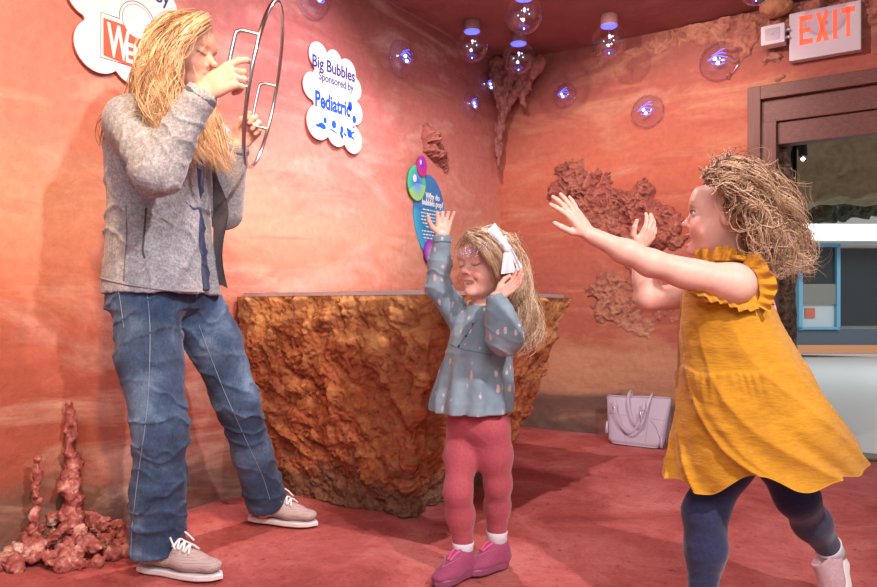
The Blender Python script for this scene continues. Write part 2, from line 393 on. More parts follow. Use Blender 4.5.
rock_patch('ceiling_crag', 'back', [(660,40,.10,.6), (700,28,.14,.9), (740,20,.16,1), (780,14,.16,1), (830,4,.16,1), (742,44,.09,.8), (880,-4,.16,1), (600,58,.05,.4), (630,50,.05,.5), (730,75,.035,.5), (777,62,.05,.9), (780,80,.035,.8)], .06,
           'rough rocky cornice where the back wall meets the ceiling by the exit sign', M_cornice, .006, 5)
# the corner: roots of dripstone hanging from the ceiling
M_drip = mat('dripstone', (.26,.07,.055), .7, spec=.3); t = NT(M_drip); vec = t.coord(); n = t.noise(vec, 22, 5, .7)
t.color(t.ramp(n, [(.35, (.19,.07,.06)), (.65, (.40,.16,.13))])); t.bump(n, .6, .01)
F = Field((CORNER+V(-.2,-.5,1.6)), (CORNER+V(.5,.1,2.5)), .005)
def drip(P, R, k=.02): F.chain(catmull(P, 14), np.interp(np.linspace(0,1,14), np.linspace(0,1,len(R)), R), k)
cy = 4.86
drip([at(512,62,cy), at(508,85,cy), at(503,105,cy), at(500,130,cy), at(498,150,cy), at(499,168,cy)], [.055,.036,.030,.024,.016,.003])
drip([at(524,62,cy-.04), at(520,84,cy-.03), at(513,98,cy), at(507,112,cy)], [.045,.022,.014,.004])
drip([at(530,62,cy-.08), at(528,84,cy-.06), at(522,96,cy-.05), at(524,106,cy-.05)], [.04,.016,.010,.003])
drip([at(497,62,cy+.05), at(497,90,cy), at(501,110,cy)], [.035,.022,.010])
drip([at(540,62,cy-.14), at(530,78,cy-.1), at(516,88,cy)], [.035,.020,.010])
F.warp(lambda p: fbm(p*V(26,26,14), 4, .6)*.014, .04)
tag(F.build('stalactite', M_drip), 'knobbly dark red dripstone hanging in the corner of the room', 'stalactite')
# rounded stone above the exit sign lamp
F = Field(room(1.6,-.3,2.1), room(2.1,0,2.5)+V(.2,.3,0), .006); bs, bz = backwall(779, 13)
F.ell(room(bs, -.10, bz), (.085,.07,.05), k=.01); F.warp(lambda p: fbm(p*12, 4)*.012)
M_stone = mat('ochre_stone', (.50,.22,.10), .8); t = NT(M_stone); n = t.noise(t.coord(), 25, 5, .7); t.color(t.ramp(n, [(.3, (.34,.13,.06)), (.7, (.60,.30,.15))])); t.bump(n, .5, .008)
tag(F.build('boulder', M_stone), 'rounded ochre stone tucked under the ceiling above the emergency lamp', 'stone')

# ================================================================== stalagmites on the floor
M_stal = mat('stalagmite_stone', rough=.45, spec=.5); t = NT(M_stal); vec = t.coord(); n = t.noise(vec, 16, 5, .65, .3); n2 = t.noise(vec, 60, 4, .7)
t.color(t.ramp(n, [(.38, (.26,.06,.055)), (.54, (.42,.13,.115)), (.68, (.70,.48,.42))])); t.bump(n2, .5, .004)
def stalagmite(name, label, base, top, rb, lumps, pile, seed, h=.005):
    R = random.Random(seed); base = np.asarray(base, float); top = np.asarray(top, float)
    F = Field(np.minimum(base, top)-V(rb*2.6,rb*2.6,.03), np.maximum(base, top)+V(rb*2.6,rb*2.6,.03), h)
    for i in range(lumps):
        f = (i/(lumps-1))**.9; c = base+(top-base)*f; r = (rb*.24*(1-f)**.8+.006)*R.uniform(.7, 1.35)
        F.ell(c+V(R.uniform(-1,1), R.uniform(-1,1), 0)*r*.35, (r, r, r*R.uniform(.8, 1.3)), k=.008)
    F.cap(base, top, rb*.16, .003, .012); F.cap(base, base+(top-base)*.22, rb*.5, rb*.12, .03)
    for i in range(pile):
        a = R.uniform(0, 6.3); d = R.uniform(.2, 1)**.7; r = R.uniform(.009, .024)*(rb/.12)
        F.ell(base+V(math.cos(a)*rb*1.9*d, math.sin(a)*rb*1.9*d, (1-d)*rb*1.3*R.uniform(.4, 1)+r*.4), (r*R.uniform(.8,1.5), r*R.uniform(.8,1.3), r), k=.006)
    F.warp(lambda p: fbm(p*44, 4, .65)*.008)
    o = F.build(name, M_stal); return tag(o, label, 'stalagmite')
def wallfloor(px, off):                                  # a floor spot `off` metres in front of the left wall
    v, _ = leftwall(px, 300); return room(off, v, 0)
b = wallfloor(70, .17); yb = b[1]
stalagmite('stalagmite', 'tall knobbly pink stalagmite with a rubble foot beside the standing woman', at(72, 308+.8*FOC/yb, yb), at(70, 398, yb+.05), .115, 26, 190, 3, .004)
b = wallfloor(34, .15); yb = b[1]
stalagmite('stalagmite', 'shorter thick pink stalagmite at the left edge of the photo', at(33, 308+.8*FOC/yb, yb), at(38, 458, yb), .065, 14, 60, 8, .004)
b = room(backwall(684, 300)[0], -.09, 0)
stalagmite('stalagmite', 'small slim brown stalagmite standing behind the white handbag', b, b+V(0,0,.22), .055, 12, 30, 5, .004)

# ================================================================== the plaster plinth
PL_TOP, PL_H = [(0.012,-1.15), (1.03,-1.15), (1.03,-2.33), (0.012,-2.33)], .848
PL_BOT = [(0.012,-1.40), (.775,-1.40), (.786,-2.19), (0.012,-2.19)]
def plinth():
    step = .0045; ring = []; per = []
    order = [0, 3, 2, 1]
    for i in range(4):
        a, b = order[i], order[(i+1) % 4]; L = math.dist(PL_TOP[a], PL_TOP[b]); n = int(L/(step if i in (1, 2) else .03))
        for k in range(n): ring.append((a, b, k/n))
    nz = int(PL_H/step)+1; zt = np.linspace(0, 1, nz); T = np.array(PL_TOP); Bm = np.array(PL_BOT)
    A = np.array([r[0] for r in ring]); Bx = np.array([r[1] for r in ring]); f = np.array([r[2] for r in ring])[:, None]
    top = T[A]*(1-f)+T[Bx]*f; bot = Bm[A]*(1-f)+Bm[Bx]*f
    xy = bot[:, None]*(1-zt)[None, :, None]+top[:, None]*zt[None, :, None]
    d = np.roll(top, -1, 0)-np.roll(top, 1, 0); d /= np.linalg.norm(d, axis=1)[:, None]; nor = np.stack([-d[:, 1], d[:, 0]], -1)
    ctr = T.mean(0); sgn = np.sign(((top-ctr)*nor).sum(1)); nor *= sgn[:, None]
    P = np.concatenate([xy, np.broadcast_to((zt*PL_H)[None, :, None], xy.shape[:2]+(1,))], -1)
    warp = np.stack([fbm(P*9+1, 3), fbm(P*9+5, 3), fbm(P*9+9, 3)], -1)*.045
    Q = P+warp; Q2 = P+warp[..., ::-1]*1.3
    s = fbm(Q*V(6,6,6), 4, .55)*3.0; fr = s-np.floor(s); terr = np.floor(s)+sstep(.0, .07, fr)*.85+fr*.15      # broken skins of plaster
    g = fbm(Q2*V(13,13,15)+20, 4, .55)*2.4; fg = g-np.floor(g); terr2 = np.floor(g)+sstep(0, .08, fg)*.9+fg*.1
    fine = fbm(P*70, 3, .7); mid = fbm(P*16, 5, .65)
    mask = .55+.45*vnoise(P*5+3)
    h = terr*.013+terr2*.0095*mask+mid*.003+np.abs(fine)*.0022
    h -= .014*sstep(.24, .0, P[..., 2])*(.3+np.abs(fbm(P*9, 3)))                                     # undercut foot
    tame = np.clip((xy[..., 0]-.012)/.03, 0, 1); h = h*tame
    topf = sstep(PL_H, PL_H-.02, P[..., 2]); h = h*(.35+.65*topf)
    v = P.copy(); v[..., :2] += nor[:, None]*h[..., None]
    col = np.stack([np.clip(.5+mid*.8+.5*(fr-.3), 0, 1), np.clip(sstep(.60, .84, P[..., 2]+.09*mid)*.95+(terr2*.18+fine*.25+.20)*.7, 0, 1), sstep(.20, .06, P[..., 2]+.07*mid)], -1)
    n = len(ring); F = grid_faces(n, nz, True, True)
    vv = v.reshape(-1, 3); extra = np.array([[(T[:,0].mean()), T[:,1].mean(), PL_H], [.4,-1.8,0]])
    k = len(vv); F = F.tolist()+[[i*nz+nz-1, ((i+1) % n)*nz+nz-1, k] for i in range(n)]
    vv = np.vstack([vv, extra]); cc = np.vstack([col.reshape(-1, 3), [[.5,.5,0],[.5,.5,0]]])
    return vv, F, cc
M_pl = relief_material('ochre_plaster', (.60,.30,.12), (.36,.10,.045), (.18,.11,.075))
root = thing('plaster_plinth', 'large rough ochre and red plaster plinth, wider at the top, against the left wall', 'plinth', tuple(room(.4,-1.8,0)), ROT)
vv, F_, cc = plinth(); vw = np.array([CORNER]) + vv[:, :1]*U+vv[:, 1:2]*W+vv[:, 2:]*V(0,0,1)
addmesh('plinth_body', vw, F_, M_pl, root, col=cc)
M_rim = mat('pale_tray', (.50,.47,.52), .35, metal=.3)
o = .03
v1, f1 = [], []
outer = [(.02,-1.15-o), (1.03-o,-1.15-o), (1.03-o,-2.33+o), (.02,-2.33+o)]
def ringbox(pts, z0, z1, wd):
    c = np.mean(pts, 0); P = np.array(pts); Q = c+(P-c)*(1-wd/np.abs(P-c).max(0)); vs = []
    for (a, b) in ((P, z0), (P, z1), (Q, z1), (Q, z0)): vs += [room(x, y, b) for x, y in a]
    fs = []
    for r in range(4):
        for i in range(4):
            j = (i+1) % 4; r2 = (r+1) % 4; fs.append((r*4+i, r*4+j, r2*4+j, r2*4+i))
    return np.array(vs), fs
addmesh('tray_rim', *ringbox(outer, PL_H-.002, PL_H+.016, .03), M_rim, root, smooth=False)
box('tray_floor', (.05,-2.27,PL_H-.003), (.97,-1.21,PL_H+.006), mat('tray_water', (.55,.5,.55), .1), root, inroom=True)

# ================================================================== doorway with its timber casing
M_wood = mat('red_brown_timber', rough=.5, spec=.4); t = NT(M_wood); vec = t.coord((30,30,1.2)); n = t.noise(vec, 3, 5, .6, 1)
t.color(t.ramp(n, [(.3, (.11,.038,.028)), (.7, (.20,.07,.05))])); t.bump(n, .25, .003)
M_woodh = mat('red_brown_timber_across', rough=.5, spec=.4); t = NT(M_woodh); vec = t.coord((1.2,30,30)); n = t.noise(vec, 3, 5, .6, 1)
t.color(t.ramp(n, [(.3, (.11,.038,.028)), (.7, (.20,.07,.05))])); t.bump(n, .25, .003)
dr = bpy.data.objects.new('door_1', None); COL.objects.link(dr); dr.location = tuple(room(DU0,0,0)); dr.rotation_euler.z = ROT; dr['kind'] = 'structure'
def dbox(name, lo, hi, m=None): return box(name, lo, hi, m or M_wood, dr, bev=.004, inroom=True)
dbox('outer_casing', (DU0-.012,-.045,0), (DU0+.055,.06,DTOP)); dbox('outer_casing', (DU1-.055,-.045,0), (DU1+.012,.06,DTOP))
dbox('lintel', (DU0+.055,-.045,DTOP-.075), (DU1-.055,.06,DTOP), M_woodh)
dbox('inner_casing', (DU0+.055,-.015,0), (DU0+.132,.09,DTOP-.20)); dbox('inner_casing', (DU1-.132,-.015,0), (DU1-.055,.09,DTOP-.20))
dbox('transom', (DU0+.055,-.005,DTOP-.20), (DU1-.055,.09,DTOP-.077), M_woodh)
dbox('header_board', (DU0+.132,.02,DTOP-.325), (DU1-.132,.11,DTOP-.202), M_woodh)
M_sill = mat('dark_sill', (.12,.11,.08), .6)
dbox('threshold', (DU0+.132,.0,0), (DU1-.132,.16,.015), M_sill)
# rocky jamb of the passage beyond
M_jamb = mat('mossy_jamb', rough=.8); t = NT(M_jamb); vec = t.coord(); n = t.noise(vec, 26, 6, .75)
t.color(t.ramp(n, [(.40, (.025,.022,.014)), (.55, (.16,.12,.075)), (.68, (.34,.27,.18))])); t.bump(n, .8, .02)
def rough_block(name, lo, hi, m, step=.03, amp=.02, kind='structure', label=None, cat=None):
    c = (np.array(lo)+hi)/2; e = (np.array(hi)-lo)/2; Fd = Field(np.array(lo)-.06, np.array(hi)+.06, step)
    sl, x, y, z = Fd.sub(Fd.lo, Fd.lo+Fd.n*Fd.h)
    Fd.f[sl] = np.maximum(np.maximum(np.abs(x-c[0])-e[0], np.abs(y-c[1])-e[1]), np.abs(z-c[2])-e[2])
    Fd.warp(lambda p: fbm(p*9, 4)*amp, .1); P, F = Fd.mesh(); P = np.array([CORNER])+P[:, :1]*U+P[:, 1:2]*W+P[:, 2:]*V(0,0,1)
    o = addmesh(name, P, F, m)
    if label: tag(o, label, cat)
    else: struct(o)
    return o
rough_block("wall_passage", (1.50,.14,0), (1.79,.36,2.4), M_jamb, .02, .03)
rough_block('wall_passage.001', (2.95,.2,0), (3.3,.62,2.4), M_jamb, .03, .03)
# far gallery
M_khaki = mat('khaki_wall', (.34,.29,.17), .85); t = NT(M_khaki); n = t.noise(t.coord(), 20, 4, .7); t.color(t.ramp(n, [(.3, (.26,.22,.12)), (.7, (.38,.33,.21))]))
M_grey = mat('pale_floor', (.62,.64,.64), .35)
M_dark = mat('near_black', (.012,.013,.012), .5)
def gbox(name, x0, x1, y0, y1, z0, z1, m, parent=None, bev=0): return box(name, (x0,y0,z0), (x1,y1,z1), m, parent, bev)
struct(addmesh('floor.001', [room(-2,.02,0)+V(0,0,-.005), room(6,.02,0)+V(0,0,-.005), room(12,9.6,-.005), room(-2,9.6,-.005)], [(0,1,2,3)], M_grey, smooth=False))
struct(gbox('ceiling_gallery', 2, 13, 5.9, 14, 3.2, 3.25, mat('gallery_ceiling', (.75,.75,.72), .8)))
rough_block('rock_bulkhead', (1.2,2.2,1.68), (6.5,2.75,3.1), M_khaki, .05, .05)
o = at(840, 208, 7.5)
Fd = Field(at(796,262,7.4)-V(0,.2,0), at(905,180,7.4)+V(0,.25,0), .02); R = random.Random(4)
for i in range(60):
    px = R.uniform(802, 900); Fd.ell(at(px, 214-(px-800)*.10+R.uniform(-5,3), 7.4)+V(0,R.uniform(-.03,.1),0), (.09,.07,R.uniform(.05,.10)), k=.03)
Fd.warp(lambda p: fbm(p*8, 4)*.05, .1)
M_moss = mat('dark_foliage', rough=.9); t = NT(M_moss); n = t.noise(t.coord(), 18, 6, .75); t.color(t.ramp(n, [(.4, (.015,.02,.012)), (.6, (.09,.09,.055)), (.75, (.2,.19,.12))]))
tag(Fd.build('netting', M_moss), 'dark mottled camouflage netting hanging beyond the doorway', 'netting')
# black drape with track lamp at the top of the opening
root = thing('stage_drape', 'black drape hanging just inside the doorway top', 'drape', tuple(at(786,190,5.1)))
n = 60; xs = np.linspace(0, 1, n); zz = np.linspace(0, 1, 12); a, b = np.meshgrid(xs, zz, indexing='ij')
p0 = at(772,118,5.25); p1 = at(798,118,5.25)
xx = p0[0]+(p1[0]-p0[0])*a; yy = 5.25+.02*np.sin(a*40)+.0*b; ztop = 2.3; zl = 1.66+.05*np.sin(a*5); z_ = ztop+(zl-ztop)*b
Vd = np.concatenate([np.stack([xx, yy, z_], -1).reshape(-1,3), np.stack([xx, yy+.01, z_], -1).reshape(-1,3)]); f0 = grid_faces(n, 12)
addmesh('cloth', Vd, np.vstack([f0, f0[:, ::-1]+n*12]), M_dark, root)
root = thing('track_lamp', 'small black track lamp on a bracket inside the doorway', 'lamp', tuple(at(798,150,5.2)))
v, f = tube_vf([at(790,133,5.15), at(796,141,5.15), at(803,153,5.15)], .018, 8); addmesh('bracket', v, f, M_dark, root)
v, f = tube_vf([at(803,134,5.15), at(803,156,5.15)], [.022,.03], 10); addmesh('lamp_body', v, f, M_dark, root)
v, f = sphere_vf(at(803,159,5.15), .014, 12, 8); addmesh('bulb', v, f, mat('bulb_glow', (1,1,1), emit=(1,.95,.85), es=6), root)
# storefront beyond
M_blue = mat('blue_frame', (.16,.42,.60), .35); M_pane = mat('dark_pane', (.035,.045,.05), .12); M_stripe = mat('orange_band', (.75,.34,.16), .5)
M_win = mat('pale_glass', (.55,.62,.64), .1); M_slate = mat('slate_panel', (.10,.13,.17), .4); M_white = mat('white_panel', (.8,.82,.82), .4)
Yf = 12.0; root = thing('display_booth', 'blue framed display booth with dark glass and an orange band, seen through the doorway', 'booth', tuple(at(825,355,Yf)*V(1,1,0)))
def px2(name, x0, y0, x1, y1, ya, yb, m, bev=0): a = at(x0, y1, Yf); b = at(x1, y0, Yf); return box(name, (a[0], Yf+ya, max(a[2], .0)), (b[0], Yf+yb, b[2]), m, root, bev)
px2('back_panel', 797, 243, 900, 354, .1, .6, M_white)
px2('dark_glass', 802, 248, 837, 284, .04, .1, M_pane); px2('sloped_console', 802, 284, 837, 304, .0, .1, mat('console_grey', (.22,.22,.20), .5))
px2('window_pane', 802, 304, 837, 327, .05, .1, M_win); px2('slate_panel', 797, 329, 900, 345, .02, .1, M_slate); px2('orange_band', 797, 345, 900, 353, -.02, .1, M_stripe)
for nm, q in (('frame', (798,245,802,330)), ('frame', (836,245,839.5,330)), ('frame', (798,243.5,839.5,247)), ('frame', (798,327,839.5,329.5))): px2(nm, *q, -.03, .1, M_blue if nm else None)
px2('red_poster', 806, 308, 816, 318, .03, .05, mat('red_poster', (.6,.15,.10), .5)); px2('dark_glass', 842, 248, 890, 326, .04, .1, M_pane)
M_lum = mat('luminous_panel', (1,1,1), emit=(.93,.98,1), es=1.8)
root = thing('light_box', 'long bright white light box above the booth beyond the doorway', 'light', tuple(at(830,230,11.4)))
a = at(790,240,11.5); b = at(905,226,11.5); box('housing', (a[0], 11.46, a[2]-.02), (b[0], 11.9, b[2]+.03), M_white, root); box('diffuser', (a[0]+.05, 11.42, a[2]), (b[0], 11.46, b[2]), M_lum, root)
a = at(797,243,11.4); b = at(812,228,11.4)
root = thing('red_sign', 'small red glowing panel beside the bright light box', 'sign', tuple((at(807,236,11.3)))); a = at(802,241,11.3); b = at(811,232,11.3)
box('panel', (a[0], 11.30, a[2]), (b[0], 11.34, b[2]), mat('red_glow', (.8,.1,.08), emit=(.9,.15,.1), es=1.5), root)
root = thing('ceiling_lamp', 'round bright lamp at the ceiling beyond the doorway', 'lamp', tuple(at(803,222,11)))
v, f = sphere_vf(at(803,223,11), (.13,.13,.07), 20, 10); addmesh('globe', v, f, M_lum, root); v, f = tube_vf([at(803,221,11), at(803,160,11)], .012, 6); addmesh('stem', v, f, M_white, root)
struct(box('wall_gallery', (2, 13.6, 0), (14, 13.7, 3.2), M_white))
# ================================================================== glass bubbles
M_glass = bpy.data.materials.new('thin_clear_glass'); M_glass.use_nodes = True; nt = M_glass.node_tree; nt.nodes.clear()
out = nt.nodes.new('ShaderNodeOutputMaterial'); mx = nt.nodes.new('ShaderNodeMixShader'); tr = nt.nodes.new('ShaderNodeBsdfTransparent'); gl = nt.nodes.new('ShaderNodeBsdfGlossy')
fr = nt.nodes.new('ShaderNodeLayerWeight'); fr.inputs[0].default_value = .5; pw_ = nt.nodes.new('ShaderNodeMath'); pw_.operation = 'POWER'; pw_.inputs[1].default_value = 3.2; nt.links.new(fr.outputs['Facing'], pw_.inputs[0]); gl.inputs['Roughness'].default_value = .02; gl.inputs['Color'].default_value = (.95,.93,1,1); tr.inputs['Color'].default_value = (.95,.92,.97,1)
mm = nt.nodes.new('ShaderNodeMath'); mm.operation = 'MULTIPLY_ADD'; mm.inputs[1].default_value = .75; mm.inputs[2].default_value = .085; nt.links.new(pw_.outputs[0], mm.inputs[0])
nt.links.new(mm.outputs[0], mx.inputs[0]); nt.links.new(tr.outputs[0], mx.inputs[1]); nt.links.new(gl.outputs[0], mx.inputs[2]); nt.links.new(mx.outputs[0], out.inputs[0])
M_led = mat('blue_led', (.2,.2,1), emit=(.09,.12,1), es=2.6); M_glint = mat('cool_led', (.6,.8,1), emit=(.42,.66,1), es=4.5); M_sock = mat('socket_plastic', (.40,.20,.19), .5)  # the cool one glows as glints in the glass
def ceiling_bubble(px, py, r_px, Y, label, group=None):
    Y = (CEIL-.004-CAMH)*FOC/(HOR-(py-1.5*r_px)); c = at(px, py, Y); r = r_px/FOC*Y; root = thing('glass_bubble', label, 'light', tuple(c), 0, group)
    v, f = sphere_vf(c, r, 40, 24); addmesh('glass_globe', v, f, M_glass, root)
    v, f = tube_vf([c+V(0,0,r*.90), c+V(0,0,r*.92), c+V(0,0,r*1.50)], [r*.50,r*.50,r*.50], 24); addmesh('socket', v, f, M_sock, root)
    v, f = tube_vf([c+V(0,0,r*.84), c+V(0,0,r*.89)], [r*.46,r*.49], 24); addmesh('led_ring', v, f, M_led, root)
    parts = []
    for q, s in (((.02,-.05,.28), .075), ((-.06,-.1,-.30), .085), ((.0,0,-.72), .045), ((.28,0,.05), .03), ((-.3,.05,.0), .03), ((.2,-.1,.25), .035)):
        parts.append(sphere_vf(c+r*np.array(q), r*s, 8, 6))
    v, f = tube_vf([c+V(0,0,r*.8), c+V(0,0,-r*.75)], r*.012, 5); addmesh('filament', v, f, M_sock, root)
    for v, f in parts: addmesh('led', v, f, M_glint, root)  # small glowing dots added inside the globe as its glints
    return root
for px, py, rp, Y, lab in ((472,46,16.4,4.55,'hanging clear glass bubble lamp, leftmost of the ceiling ones near the corner'), (524,15,19,4.05,'largest clear glass bubble lamp on the ceiling, topmost of the pair near the corner'),
                           (518.5,58,16.2,4.75,'clear glass bubble lamp right in front of the corner dripstone'), (609,41,17,4.30,'clear glass bubble lamp on the ceiling midway to the exit sign'), (756,-10,15,3.55,'glass bubble lamp cut off by the top of the photo beside the exit sign')):
    ceiling_bubble(px, py, rp, Y, lab)
def wall_bubble(side, px, py, r, label):
    if side == 'left': a, z = leftwall(px, py); c = room(.02, a, z); nx = U
    else: a, z = backwall(px, py); c = room(a, -.02, z); nx = -W
    root = thing('wall_bubble', label, 'light', tuple(c)); t1 = nrm(np.cross(V(0,0,1), nx)); up = V(0,0,1)
    th = np.linspace(0, 2*math.pi, 40, endpoint=False); ph = np.linspace(0.02, math.pi/2, 14)
    v = (c+r*(np.cos(th)[:, None, None]*np.sin(ph)[None, :, None]*t1+np.sin(th)[:, None, None]*np.sin(ph)[None, :, None]*up+np.cos(ph)[None, :, None]*nx*.75)).reshape(-1, 3)
    addmesh('glass_dome', v, grid_faces(40, 14, True), M_glass, root)
    v, f = tube_vf(np.array([c+r*(math.cos(a_)*t1+math.sin(a_)*up) for a_ in np.linspace(0, 2*math.pi, 48, endpoint=False)]), r*.045, 6, True); addmesh('rim', v, f, M_glass, root)
    parts = []; R = random.Random(int(px))
    for i in range(5):                                    # glowing strips stand in for blue reflections on the dome
        zc = .35-.14*i+R.uniform(-.03,.03); P = [c+r*(x*t1+(zc+.10*math.sin(x*5+i)+.08*x)*up+.35*nx) for x in np.linspace(-.5+.1*abs(i-2), .5-.08*abs(i-2), 12)]; parts.append(tube_vf(P, r*.022, 5))
    for v, f in parts: addmesh('light_strip', v, f, M_led, root)
    for q in ((-.12,.02),(.02,-.22)): addmesh('led', *sphere_vf(c+r*(q[0]*t1+q[1]*up+.4*nx), r*.10, 10, 6), M_glint, root)  # two bright dots stand in for glints on the dome
for s, px, py, r, lab in (('left',398,59,.098,'glass bubble dome on the left wall right of the cloud signs'), ('left',310,-2,.10,'glass bubble dome at the very top of the left wall, above the smaller cloud sign'), ('left',468,105,.078,'lower glass bubble dome of the two close to the corner'),
                          ('left',484,86,.085,'upper glass bubble dome of the two close to the corner'), ('back',566,96,.078,'small glass bubble dome on the back wall nearest the corner'), ('back',648.5,112,.098,'glass bubble dome on the back wall above the craggy rock'),
                          ('back',720,62,.11,'glass bubble dome on the back wall left of the emergency lamp')):
    wall_bubble(s, px, py, r, lab)

# ================================================================== signs
def textmesh(body, size, fn, m, parent, name='lettering', depth=.0006, align='LEFT', xs=1.0, shear=0, wt=0, loc=(0,0)):
    cu = bpy.data.curves.new(name, 'FONT'); cu.body = body; cu.size = size; cu.extrude = depth; cu.align_x = align; cu.offset = wt; cu.resolution_u = 3
    o = bpy.data.objects.new(name, cu); COL.objects.link(o); dg = bpy.context.evaluated_depsgraph_get()
    me = bpy.data.meshes.new_from_object(o.evaluated_get(dg)); bpy.data.objects.remove(o)
    v = np.array([q.co[:] for q in me.vertices]); fs = [list(p.vertices) for p in me.polygons]; bpy.data.meshes.remove(me)
    if len(v) == 0: return None
    v[:, 0] = v[:, 0]*xs+v[:, 1]*shear
    w = np.array([fn(x+loc[0], y+loc[1], z) for x, y, z in v])
    return addmesh(name, w, fs, m, parent, smooth=False)
def lw(x, z, n=0): return room(n-.018, x-.022, z)                  # on the left wall: x = v
def poly_plate(name, pts, n0, n1, m, parent, fn=lw):
    k = len(pts); v = [fn(x, z, n0) for x, z in pts]+[fn(x, z, n1) for x, z in pts]
    f = [tuple(range(k, 2*k)), tuple(range(k))[::-1]]+[(i, (i+1) % k, k+(i+1) % k, k+i) for i in range(k)]
    return addmesh(name, v, f, m, parent, smooth=False)
def cloud_outline(circles, c, n=220):
    pts = []
    for th in np.linspace(0, 2*math.pi, n, endpoint=False):
        d = V(math.cos(th), math.sin(th), 0)[:2]; best = 0
        for cx_, cz_, r in circles:
            q = np.array([cx_-c[0], cz_-c[1]]); b = q@d; D = b*b-(q@q-r*r)
            if D > 0: best = max(best, b+math.sqrt(D))
        pts.append((c[0]+d[0]*best, c[1]+d[1]*best))
    return pts
M_sgn = mat('white_sign', (.80,.80,.80), .8, spec=.1); M_edge = mat('sign_edge', (.50,.10,.09), .6); M_navy = mat('navy_ink', (.03,.05,.22), .8, spec=.1); M_cob = mat('cobalt_ink', (.012,.09,.70), .8, spec=.1); M_ghost = mat('grey_ink', (.42,.45,.54), .8, spec=.1)
cl = [(318.5,58,.066),(334,63,.055),(347,74,.066),(353,90,.062),(312.8,88,.066),(319,124,.083),(337,133,.074),(352.5,141,.070),(354,114,.062),(332,95,.15),(335,118,.10)]
C2 = [(*leftwall(px, py), r) for px, py, r in cl]; c2 = leftwall(333, 100)
def cloud(label, circles, c, name):
    root = thing(name, label, 'sign', tuple(lw(c[0], c[1], .03)))
    pts = cloud_outline(circles, c); poly_plate('board', pts, .036, .040, M_sgn, root); poly_plate('board_edge', [(c[0]+(x-c[0])*.992, c[1]+(z-c[1])*.992) for x, z in pts], .024, .0358, M_edge, root)
    return root
r2 = cloud('white cloud shaped sign reading Big Bubbles, on the left wall past the hoop', C2, c2, 'cloud_sign')
def T2(body, px, py, size, m, sx=1, wt=0, name='lettering', align='LEFT'):
    x, z = leftwall(px, py); return textmesh(body, size, lambda a, b, n: lw(a, b, .0412+n), m, r2 if name != 'x' else None, name, xs=sx, wt=wt, loc=(x, z), align=align)
T2('Big Bubbles', 311.5, 67.5, .082, M_navy, .83, .0012); T2('Sponsored by', 318.5, 81, .055, M_navy, .83, .0007)
T2('CLARKSVILLE', 316, 91.5, .026, M_ghost, 1.25); T2('Pediatric', 314.5, 107, .105, M_cob, .70, .0035); T2('DENTISTRY', 316, 115, .026, M_ghost, 1.3)
def blob(cx_, cz_, rx, rz, m, par, n=20, h=.0418, rot=0): poly_plate('emblem', [(cx_+rx*math.cos(t)*math.cos(rot)-rz*math.sin(t)*math.sin(rot), cz_+rx*math.cos(t)*math.sin(rot)+rz*math.sin(t)*math.cos(rot)) for t in np.linspace(0, 2*math.pi, n, endpoint=False)], .0405, h, m, par)
def lb(px, py, rx, rz, rot=0): x, z = leftwall(px, py); blob(x, z, rx, rz, M_cob, r2, rot=rot)
lb(349.5,108,.016,.026); lb(353.6,121,.015,.020); lb(324.7,122,.012,.015); lb(333.5,126,.017,.020); lb(341.3,131,.012,.018)
for q in ((322,127.5,.026,.014,-.2),(317.5,127,.015,.007,0),(333,132.5,.03,.004,-.25),(341,136.5,.010,.02,.6),(344.5,136,.014,.006,-.3),(349,135,.018,.022,0),(352.5,134,.014,.006,.5),(351.5,139,.02,.006,-.4),(347,131,.008,.010,0),(353,128.5,.010,.005,.3)): lb(*q)

off = leftwall(107, 76); offb = leftwall(319, 142.5)
dx, dz = off[0]-offb[0]-.02, off[1]-offb[1]
C1 = [(x+dx, z+dz, r*1.12) for x, z, r in C2]; c1 = (c2[0]+dx, c2[1]+dz)
r1 = cloud('white cloud shaped sponsor sign with a red panel, behind the woman\'s head', C1, c1, 'cloud_sign')
def pL(px, py): return leftwall(px, py)
M_red = mat('red_panel', (.78,.13,.09), .8, spec=.1)
def outline(P, wd, m, name='outline', closed=True):
    P = [lw(x, z, .0415) for x, z in P]; v, f = tube_vf(P, wd, 5, closed); addmesh(name, v, f, m, r1)
A = pL(105.5,21); Bq = pL(105.5,58); Cq = pL(166,84); Dq = pL(150, 43)
poly_plate('red_panel', [A, Bq, Cq, (Cq[0], A[1]-.0)], .0402, .0409, M_red, r1)
ce = pL(139,25); rr = .062
A2 = pL(103,15.5); B2 = pL(102.5,60); C2_ = pL(167,86)
arc = [(ce[0]+1.18*rr*math.cos(t), ce[1]+1.18*rr*math.sin(t)) for t in np.linspace(math.pi*1.05, -.1, 24)]
outline([A2, B2, (C2_[0], B2[1]-.0), (C2_[0]+.03, B2[1])]+[(ce[0]+rr*1.18, A2[1]-.01)]+arc[::-1]+[(ce[0]-.09, A2[1])], .0012, M_navy)
poly_plate('roundel', [(ce[0]+rr*math.cos(t), ce[1]+rr*math.sin(t)) for t in np.linspace(0, 2*math.pi, 48, endpoint=False)], .0410, .0416, M_sgn, r1)
outline([(ce[0]+rr*math.cos(t), ce[1]+rr*math.sin(t)) for t in np.linspace(0, 2*math.pi, 40, endpoint=False)], .0010, M_navy)
def T1(body, px, py, size, m, sx=1, wt=0, z=.0418):
    x, z0 = pL(px, py); textmesh(body, size, lambda a, b, n: lw(a, b, z+n), m, r1, xs=sx, wt=wt, loc=(x, z0))
T1('W', 109.5, 57.5, .165, M_sgn, .50, .004); T1("ENDY'S", 126.5, 64, .100, M_sgn, .62, .003, .0436)
T1('Sponsored by', 84, -24.5, .068, M_navy, .93, .0006)

